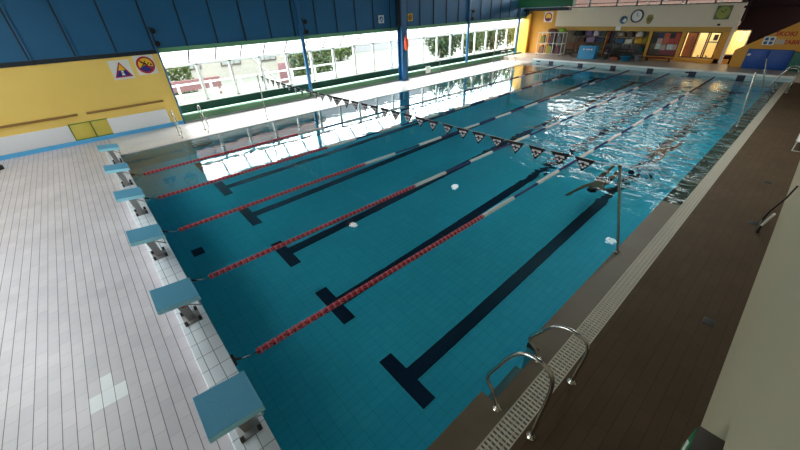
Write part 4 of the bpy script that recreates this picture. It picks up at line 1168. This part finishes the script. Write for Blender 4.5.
for kind, x, y, z, size, c, lab in items:
    mt_ = plain('stored_item_colour', srgb(*c), 0.6, var=0.15, scale=8)
    if kind == 'bag':
        mb = bag(*size); o = mb.build('sports_bag', mt_, None, (x, y, ZF + z))
        mbh = MB(); mbh.tube([(0, -0.1, size[2]*0.85), (0, -0.06, size[2]*1.08), (0, 0.06, size[2]*1.08), (0, 0.1, size[2]*0.85)], 0.012, 6); mbh.build('handle', mt_, o)
        tag(o, lab, 'bag')
    elif kind == 'crate':
        o = shell_crate(size[0], size[1], size[2]).build('storage_crate', mt_, None, (x, y, ZF + z)); tag(o, lab, 'crate')
    elif kind == 'ball':
        mb = MB(); mb.ball((0, 0, size), size); o = mb.build('ball', mt_, None, (x, y, ZF)); tag(o, lab, 'ball')
    else:
        r_, h = size; r_ /= 1.4
        mb = MB(); mb.lathe([(0.0, 0.0), (r_*0.8, 0.0), (r_, h), (r_ + 0.02, h), (r_ + 0.02, h - 0.03), (r_ - 0.02, h - 0.01), (r_*0.78, 0.02), (0.0, 0.02)], 20)
        o = mb.build('plastic_tub', mt_, None, (x, y, ZF + z)); tag(o, lab, 'tub')
# swim noodles leaning in the niche
for i, (y, c, lab) in enumerate([(9.42, (200, 170, 60), 'yellow foam noodle standing left of the niche middle'), (9.32, (190, 60, 60), 'red foam noodle standing left of the niche middle'), (9.02, (60, 90, 150), 'blue foam noodle standing at the niche middle')]):
    mb = MB(); mb.tube([(28.25, y, ZF), (28.35, y + 0.02, ZF + 0.8), (28.42, y, ZF + 1.5)], 0.035, 10)
    tag(mb.build('foam_noodle', plain('noodle_foam', srgb(*c), 0.8)), lab, 'noodle', 'foam noodles in the niche')
# low dark red bench under the poster window
bn = empty('low_bench', (27.5, 5.75, ZF), label='low dark red bench under the poster window', cat='bench')
mb = MB(); mb.box((-0.2, -0.75, 0.16), (0.2, 0.75, 0.21), None, 0.01); mb.build('seat', plain('bench_red', srgb(120, 50, 40), 0.6), bn)
for y in (-0.6, 0.6):
    mb = MB(); mb.box((-0.17, y - 0.03, 0), (0.17, y + 0.03, 0.16)); mb.build('leg', M['dark_metal'], bn)
# small planters under lit window
for i, (y, lab) in enumerate([(3.9, 'small potted plant on the sill at the left of the lit window'), (3.5, 'small potted plant on the sill at the right of the lit window')]):
    r = empty('potted_plant', (27.94, y, 0.48), label=lab, cat='plant')
    mb = MB(); mb.lathe([(0.0, 0.0), (0.045, 0.0), (0.06, 0.1), (0.05, 0.1), (0.0, 0.08)], 12); mb.build('pot', colour('pot_grey', 140, 150, 150), r)
    mb = MB()
    for k in range(24):
        a = k*2.4; l = random.uniform(0.06, 0.14)
        p0 = Vector((0, 0, 0.09)); p1 = Vector((math.cos(a)*l*0.8, math.sin(a)*l*0.8, 0.09 + l*0.7)); sd = Vector((-math.sin(a), math.cos(a), 0))*0.015
        mb.add([p0, p0.lerp(p1, .5) + sd, p1, p0.lerp(p1, .5) - sd], [(0, 1, 2, 3)])
    mb.build('leaves', colour('leaf_green', 70, 110, 70), r)
mb = MB(); mb.box((27.72, 3.1, ZF), (28.0, 3.9, 0.48)); struct(mb, 'trim_16', M['orange'])

# ------------------------------------------------------------------ right side: box with green sign, broom, bench
cb = empty('wall_cabinet', (2.0, -1.64, 0.02), label='dark brown wooden cabinet against the beige wall at the lower right', cat='cabinet')
mb = MB(); mb.box((-0.6, -0.08, 0), (0.38, 0.05, 0.90), None, 0.006); mb.build('body', M['dark_wood'], cb)
mb = MB(); mb.box((-0.62, -0.08, 0.90), (0.395, 0.075, 0.925), None, 0.005); mb.build('top', M['dark_wood'], cb)
mb = MB(); mb.box((-0.58, 0.05, 0.04), (-0.09, 0.062, 0.88)); mb.build('door', M['dark_wood'], cb); mb = MB(); mb.box((-0.08, 0.05, 0.04), (0.37, 0.062, 0.88)); mb.build('door', M['dark_wood'], cb)
gs = empty('exit_sign', (2.22, -1.576, 0.775), label='green sign with white pictogram on the dark cabinet front', cat='sign')
mb = MB(); mb.box((-0.22, 0, -0.13), (0.17, 0.014, 0.13)); mb.build('panel', M['sign_green'], gs)
mb = MB(); mb.prism([(0.14, 0.0), (0.04, 0.09), (0.04, 0.035), (-0.03, 0.035), (-0.03, -0.035), (0.04, -0.035), (0.04, -0.09)], 'y', 0.014, 0.017); mb.build('arrow', M['sign_white'], gs)
mb = MB(); mb.ball((-0.10, 0.016, 0.075), (0.025, 0.004, 0.025)); mb.tube([(-0.11, 0.016, 0.05), (-0.12, 0.016, -0.02), (-0.08, 0.016, -0.05), (-0.09, 0.016, -0.10)], 0.014, 6); mb.tube([(-0.12, 0.016, -0.02), (-0.16, 0.016, -0.05), (-0.19, 0.016, -0.05)], 0.013, 6); mb.tube([(-0.16, 0.016, 0.03), (-0.11, 0.016, 0.04), (-0.07, 0.016, 0.0)], 0.010, 6); mb.build('running_figure', M['sign_white'], gs)
br = empty('deck_squeegee', (7.98, -1.55, 0.02), label='squeegee with a white bar leaning on the beige wall', cat='squeegee')
mb = MB(); mb.tube([(0.0, 0.02, 0.16), (-0.25, -0.03, 0.52)], 0.018, 8); mb.build('bar', M['sign_white'], br)
mb = MB(); mb.tube([(0.55, 0.03, 0.02), (0.4, 0.0, 0.3), (0.36, -0.08, 0.6), (0.37, -0.12, 0.85)], 0.014, 8); mb.build('handle', M['black'], br)
mb = MB(); mb.box((-0.02, 0.0, 0.0), (0.62, 0.04, 0.05), None, 0.01); mb.box((0.0, 0.005, 0.05), (0.03, 0.035, 0.18)); mb.build('blade', M['black'], br)
wb = empty('white_bench', (14.1, -1.60, 0.02), label='low white tubular bench against the right wall', cat='bench')
mb = MB(); mb.box((-0.6, -0.1, 0.26), (0.6, 0.1, 0.285), None, 0.008); mb.build('seat', M['win_white'], wb)
for x in (-0.55, 0.55):
    mb = MB(); mb.tube([(x, 0.09, 0.26), (x, 0.09, 0.015), (x, -0.09, 0.015), (x, -0.09, 0.26)], 0.016, 8); mb.build('leg', M['win_white'], wb)

# ------------------------------------------------------------------ swimmers
def swimmer(name, loc, rz, label, arms, suit):
    """prone body along local +x (feet at +x), head towards -x; one skinned surface"""
    root = empty(name, loc, rz, label, 'person')
    V = []; E = []; Rr = []
    def node(p, r, parent=None):
        V.append(p); Rr.append(r if isinstance(r, tuple) else (r, r))
        if parent is not None: E.append((parent, len(V) - 1))
        return len(V) - 1
    pel = node((0.72, 0, -0.10), (0.15, 0.12))
    w = node((0.52, 0, -0.08), (0.135, 0.10), pel)
    ch = node((0.30, 0, -0.06), (0.17, 0.12), w)
    sh = node((0.14, 0, -0.05), (0.14, 0.085), ch)
    nk = node((0.04, 0, -0.045), 0.058, sh)
    hd = node((-0.05, 0, -0.04), (0.078, 0.095), nk)
    node((-0.13, 0, -0.035), (0.062, 0.075), hd)
    for s_, A in zip((-1, 1), arms):
        p = node((0.15, 0.17*s_, -0.045), 0.062, sh)
        for q, r_ in zip(A[:2], (0.044, 0.032)): p = node(q, r_, p)
        d = (Vector(A[1]) - Vector(A[0])).normalized(); sd = Vector((-d.y, d.x, 0)).normalized()
        pm = node(tuple(Vector(A[1]) + d*0.07), (0.036, 0.02), p)
        for f_, ln in zip((-0.028, -0.010, 0.010, 0.027), (0.075, 0.09, 0.085, 0.065)):
            k = node(tuple(Vector(A[1]) + d*0.10 + sd*f_), 0.010, pm); k2 = node(tuple(Vector(A[1]) + d*(0.10 + ln*0.55) + sd*f_*1.2), 0.009, k); node(tuple(Vector(A[1]) + d*(0.10 + ln) + sd*f_*1.3 + Vector((0, 0, -0.008))), 0.007, k2)
        k = node(tuple(Vector(A[1]) + d*0.05 + sd*0.045*s_), 0.011, p); node(tuple(Vector(A[1]) + d*0.09 + sd*0.06*s_), 0.009, k)
    for s_, dz in ((-1, -0.05), (1, 0.05)):
        h = node((0.82, 0.10*s_, -0.11), 0.095, pel)
        k = node((1.22, 0.11*s_, -0.13 + dz*0.5), 0.062, h)
        a = node((1.62, 0.10*s_, -0.14 + dz), 0.038, k)
        node((1.78, 0.10*s_, -0.16 + dz), (0.045, 0.025), a)
    me = bpy.data.meshes.new('body'); me.from_pydata(V, E, [])
    o = bpy.data.objects.new('body', me); COL.objects.link(o)
    md = o.modifiers.new('skin', 'SKIN'); md.use_smooth_shade = True
    for i, sv in enumerate(me.skin_vertices[0].data):
        sv.radius = Rr[i]; sv.use_root = (i == 0)
    sub = o.modifiers.new('sub', 'SUBSURF'); sub.levels = 2; sub.render_levels = 2
    bpy.context.view_layer.update()
    dg = bpy.context.evaluated_depsgraph_get()
    m2 = bpy.data.meshes.new_from_object(o.evaluated_get(dg))
    bpy.data.objects.remove(o)
    # face: nose, ears and eye sockets joined to the same mesh (the face looks down into the water)
    bm = bmesh.new(); bm.from_mesh(m2)
    def addball(c, rad):
        q = bmesh.ops.create_uvsphere(bm, u_segments=8, v_segments=6, radius=1)
        for v in q['verts']: v.co = Vector((v.co.x*rad[0], v.co.y*rad[1], v.co.z*rad[2])) + Vector(c)
    addball((-0.09, 0, -0.135), (0.028, 0.014, 0.022)); addball((-0.045, 0.078, -0.04), (0.026, 0.012, 0.018)); addball((-0.045, -0.078, -0.04), (0.026, 0.012, 0.018)); addball((-0.045, 0, -0.128), (0.010, 0.024, 0.010))
    for f in bm.faces: f.smooth = True
    bm.to_mesh(m2); bm.free()
    m2.materials.clear(); m2.materials.append(M['skin'])
    b = bpy.data.objects.new('body', m2); link(b, root)
    # cap over the crown
    mb = MB(); bm = bmesh.new(); bmesh.ops.create_uvsphere(bm, u_segments=18, v_segments=12, radius=1)
    bmesh.ops.bisect_plane(bm, geom=list(bm.verts) + list(bm.edges) + list(bm.faces), plane_co=(0, 0, -0.1), plane_no=(-0.35, 0, -1), clear_outer=True)
    for v in bm.verts: v.co = Vector((v.co.x*0.135 - 0.085, v.co.y*0.098, v.co.z*0.108 - 0.035))
    mb.bm(bm, None, True); mb.build('swim_cap', M['black'], root)
    # goggles strap and trunks
    mb = MB(); mb.tube([(-0.06 + 0.0*math.cos(t), 0.101*math.cos(t), -0.038 + 0.104*math.sin(t)) for t in [2*PI*i/20 for i in range(20)]], 0.007, 6, None, True, True); mb.build('goggle_strap', M['black'], root)
    mb = MB()
    prof = [(0.60, 0.160, 0.128, -0.092), (0.70, 0.178, 0.143, -0.10), (0.80, 0.185, 0.135, -0.108), (0.88, 0.188, 0.118, -0.115)]
    vs = []; fs = []; n = 18
    for x_, ry, rz_, z_ in prof:
        for k in range(n): vs.append((x_, ry*math.cos(2*PI*k/n), z_ + rz_*math.sin(2*PI*k/n)))
    for i in range(len(prof) - 1):
        for k in range(n): fs.append((i*n+k, i*n+(k+1) % n, (i+1)*n+(k+1) % n, (i+1)*n+k))
    mb.add(vs, fs, None, True); mb.build('swim_trunks', suit, root)
    return root
swimmer('person', (7.88, 1.28, -0.065), 0.06, 'swimmer in a dark cap stretching an arm forward beside the flag post', [((0.42, -0.24, -0.22), (0.60, -0.22, -0.34)), ((-0.22, 0.26, -0.04), (-0.50, 0.31, -0.06))], M['navy'])
swimmer('person', (11.15, 1.0, -0.075), -0.1, 'swimmer in a dark cap farther out in the rippled water', [((-0.15, -0.24, -0.06), (-0.42, -0.22, -0.10)), ((0.40, 0.30, 0.05), (0.18, 0.42, 0.0))], M['black'])

# ------------------------------------------------------------------ outdoors beyond the windows
mb = MB(); mb.box((-20, YG + 0.12, -0.5), (70, 80, -0.2)); struct(mb, 'ground_outside', plain('pale_paving', srgb(92, 95, 88), 0.9, var=0.25, scale=0.4))
bd = empty('garden_house', (9.5, 27.0, -0.2), label='pale house with brown lattice windows seen through the glazing', cat='house')
mb = MB(); mb.box((-5, 0, 0), (5.5, 5, 4.6)); mb.build('wall', plain('pale_render', srgb(132, 128, 120), 0.9), bd)
mb = MB(); mb.prism([(-0.5, 4.6), (5.5, 4.6), (2.5, 6.4)], 'x', -5.4, 5.9); mb.build('roof', plain('pale_roof', srgb(84, 62, 56), 0.9), bd)
for x in (-3.6, -0.9, 1.8, 4.0):
    mb = MB(); mb.box((x - 0.7, -0.06, 0.9), (x + 0.7, 0.0, 2.2))
    f = mb.build('window', plain('brown_window_frame', srgb(70, 56, 46), 0.7), bd)
    for i in range(3):
        for j in range(2):
            mb = MB(); mb.box((x - 0.62 + i*0.43, -0.07, 0.98 + j*0.6), (x - 0.25 + i*0.43, -0.05, 1.5 + j*0.6)); mb.build('pane', plain('pale_pane', srgb(116, 120, 120), 0.3), f)
hb = empty('long_building', (24, 33, -0.2), label='long pale grey building far behind the glazing', cat='building')
mb = MB(); mb.box((-7, 0, 0), (12, 6, 6.6)); mb.build('wall', plain('grey_render', srgb(116, 116, 121), 0.9), hb)
for i in range(14):
    mb = MB(); mb.box((-6.2 + (i%7)*2.6, -0.05, 1.2 + 2.8*(i//7)), (-4.8 + (i%7)*2.6, 0.0, 2.7 + 2.8*(i//7))); mb.build('window', plain('blue_grey_pane', srgb(66, 74, 80), 0.3), hb)
# hedge, trees
def foliage(mb, c, rad, n, size, rnd):
    for i in range(n):
        d = Vector((rnd.gauss(0, 1), rnd.gauss(0, 1), rnd.gauss(0, 1))).normalized()
        p = Vector(c) + Vector((d.x*rad[0], d.y*rad[1], d.z*rad[2]))*rnd.uniform(0.55, 1.0)
        u = Vector((rnd.gauss(0, 1), rnd.gauss(0, 1), rnd.gauss(0, 1))).normalized(); v = u.cross(d)
        if v.length < 0.1: continue
        v.normalize(); s_ = size*rnd.uniform(0.6, 1.3)
        mb.add([p - u*s_, p + v*s_*0.5, p + u*s_, p - v*s_*0.5], [(0, 1, 2, 3)])
leafm = [plain('leaf_dark', srgb(46, 62, 28), 0.8, var=0.3, scale=3), plain('leaf_light', srgb(72, 88, 42), 0.8, var=0.3, scale=3)]
barkm = plain('bark', srgb(96, 80, 64), 0.9)
rnd = random.Random(5)
for i, (x, y, h, lab) in enumerate([(23.5, 20.2, 3.2, 'bushy tree outside just left of the first thin blue post past the wide column'), (27.0, 20.0, 3.4, 'bushy tree outside the glazing right of the first thin blue post beyond the wide column'), (30.6, 20.4, 3.6, 'bushy tree outside midway along the far glazing'), (34.2, 20.2, 3.4, 'bushy tree outside near the far end of the glazing'), (38.0, 20.6, 3.8, 'bushy tree outside nearest the amber end wall'), (18.5, 28.0, 3.0, 'distant leafy tree outside between the thin blue post and the wide column')]):
    t = empty('tree', (x, y, -0.2), label=lab, cat='tree', group='trees outside the windows')
    mb = MB(); mb.tube([(0, 0, 0), (0.05, 0.02, h*0.4), (0.0, 0.1, h*0.75)], [0.16, 0.12, 0.06], 8); mb.build('trunk', barkm, t)
    mb = MB(); foliage(mb, (0, 0, h*0.52), (1.72, 1.3, h*0.52), 1700, 0.16, rnd); mb.build('crown', leafm[i % 2], t)
for i, (x0, x1, lab) in enumerate([(0.5, 5.2, 'clipped hedge outside the first windows'), (11.5, 15.0, 'clipped hedge outside beyond the pale house')]):
    mb = MB(); n = int((x1-x0)*500)
    for k in range(n):
        p = Vector((rnd.uniform(x0, x1), 24 + rnd.uniform(-0.4, 0.4), rnd.uniform(-0.2, 1.4)))
        u = Vector((rnd.gauss(0, 1), rnd.gauss(0, 1), rnd.gauss(0, 1))).normalized(); v = u.cross(Vector((0.3, 0.5, 0.8))).normalized()
        mb.add([p - u*0.12, p + v*0.06, p + u*0.12, p - v*0.06], [(0, 1, 2, 3)])
    tag(mb.build('hedge', leafm[1]), lab, 'hedge')
# garden fence of white posts, pink board, leaning pole
fn = empty('garden_fence', (6, 20.5, -0.2), label='low white garden fence outside the first windows', cat='fence')
for i in range(9):
    mb = MB(); mb.box((-4 + i*1.6, -0.05, 0), (-3.9 + i*1.6, 0.05, 1.0)); mb.build('post', M['win_white'], fn)
for z in (0.4, 0.9):
    mb = MB(); mb.box((-4, -0.02, z), (8.9, 0.02, z + 0.08)); mb.build('rail', M['win_white'], fn)
mb = MB(); mb.box((2.6, 22.0, 0.2), (6.2, 22.1, 0.75)); mb.box((2.7, 22.0, -0.2), (2.8, 22.1, 0.2)); mb.box((6.0, 22.0, -0.2), (6.1, 22.1, 0.2)); tag(mb.build('pink_board', plain('pink_paint', srgb(110, 74, 76), 0.8)), 'pink board standing outside the first windows', 'board')
mb = MB(); mb.box((9.9, 22.0, -0.2), (10.7, 22.1, 1.0), None, 0.01); tag(mb.build('pink_screen', plain('rose_paint', srgb(112, 76, 80), 0.8)), 'pink upright panel outside near the leaning pole', 'panel')
mb = MB(); mb.tube([(9.6, 21.0, -0.2), (7.0, 21.0, 2.6)], 0.04, 8); tag(mb.build('leaning_pole', M['grey_metal']), 'grey pole leaning outside the second windows', 'pole')

# ------------------------------------------------------------------ light
SKY = 15.0
w = bpy.data.worlds.new('sky'); sc.world = w; w.use_nodes = True
nt = w.node_tree; nt.nodes.clear()
out = nt.nodes.new('ShaderNodeOutputWorld'); bg = nt.nodes.new('ShaderNodeBackground')
tc = nt.nodes.new('ShaderNodeTexCoord'); sp = nt.nodes.new('ShaderNodeSeparateXYZ'); nt.links.new(tc.outputs['Generated'], sp.inputs[0])
cr = nt.nodes.new('ShaderNodeValToRGB'); nt.links.new(sp.outputs['Z'], cr.inputs[0])
cr.color_ramp.elements[0].color = (0.92, 0.93, 0.94, 1); cr.color_ramp.elements[1].color = (1.0, 1.0, 1.0, 1)
bg.inputs['Strength'].default_value = SKY
nt.links.new(cr.outputs[0], bg.inputs[0]); nt.links.new(bg.outputs[0], out.inputs[0])

def portal(name, loc, rot, sx, sy):
    l = bpy.data.lights.new(name, 'AREA'); l.shape = 'RECTANGLE'; l.size = sx; l.size_y = sy
    l.cycles.is_portal = True
    o = bpy.data.objects.new(name, l); o.location = loc; o.rotation_euler = rot; COL.objects.link(o)
# light's -Z faces into the hall
portal('daylight_window_side', ((XY + XB)/2, YG + 0.2, 1.4), (R(-90), 0, 0), XB - XY, 2.6)
portal('daylight_added_near_end', (NX - 0.3, (wy[0] + wy[-1])/2, (WZ0 + WZ1)/2), (R(90), 0, R(-90)), wy[-1] - wy[0], WZ1 - WZ0)  # portal of the added near-end windows
portal('daylight_gallery', (GX + 0.3, (2.66 + YW)/2, 4.4), (R(90), 0, R(90)), YW - 2.66, 3.0)
for a, b, c, d in ADDED_RL: portal('daylight_added_roof', ((a + b)/2, (c + d)/2, 6.75), (0, 0, 0), b - a, d - c)  # portals of the added roof lights
# warm lamp of the room behind the lower windows
l = bpy.data.lights.new('room_lamp', 'AREA'); l.shape = 'RECTANGLE'; l.size = 1.6; l.size_y = 3.0; l.energy = 55; l.color = (1.0, 0.88, 0.66)
o = bpy.data.objects.new('room_lamp', l); o.location = (29.4, 4.9, 2.08); COL.objects.link(o)
l = bpy.data.lights.new('corridor_lamp', 'AREA'); l.shape = 'RECTANGLE'; l.size = 1.2; l.size_y = 0.7; l.energy = 22; l.color = (1.0, 0.88, 0.66)
o = bpy.data.objects.new('corridor_lamp', l); o.location = (29.6, 2.45, 2.08); COL.objects.link(o)

# ------------------------------------------------------------------ camera
cd_ = bpy.data.cameras.new('camera'); cd_.sensor_width = 36; cd_.lens = 340.1466/800*36; cd_.clip_start = 0.05; cd_.clip_end = 300
cam = bpy.data.objects.new('camera', cd_); COL.objects.link(cam)
cam.location = (-0.1082, -1.1413, 3.6777)
cam.rotation_euler = (R(57.48193), R(2.21118), R(-41.73821))
sc.camera = cam

sc.view_settings.view_transform = 'Standard'; sc.view_settings.look = 'None'
sc.view_settings.exposure = 0.0; sc.view_settings.gamma = 1.0; sc.view_settings.use_curve_mapping = False
cy = sc.cycles
cy.max_bounces = 12; cy.diffuse_bounces = 6; cy.glossy_bounces = 5; cy.transmission_bounces = 8; cy.transparent_max_bounces = 12
cy.use_denoising = True
cy.sample_clamp_indirect = 30.0
cy.caustics_refractive = True; cy.caustics_reflective = True
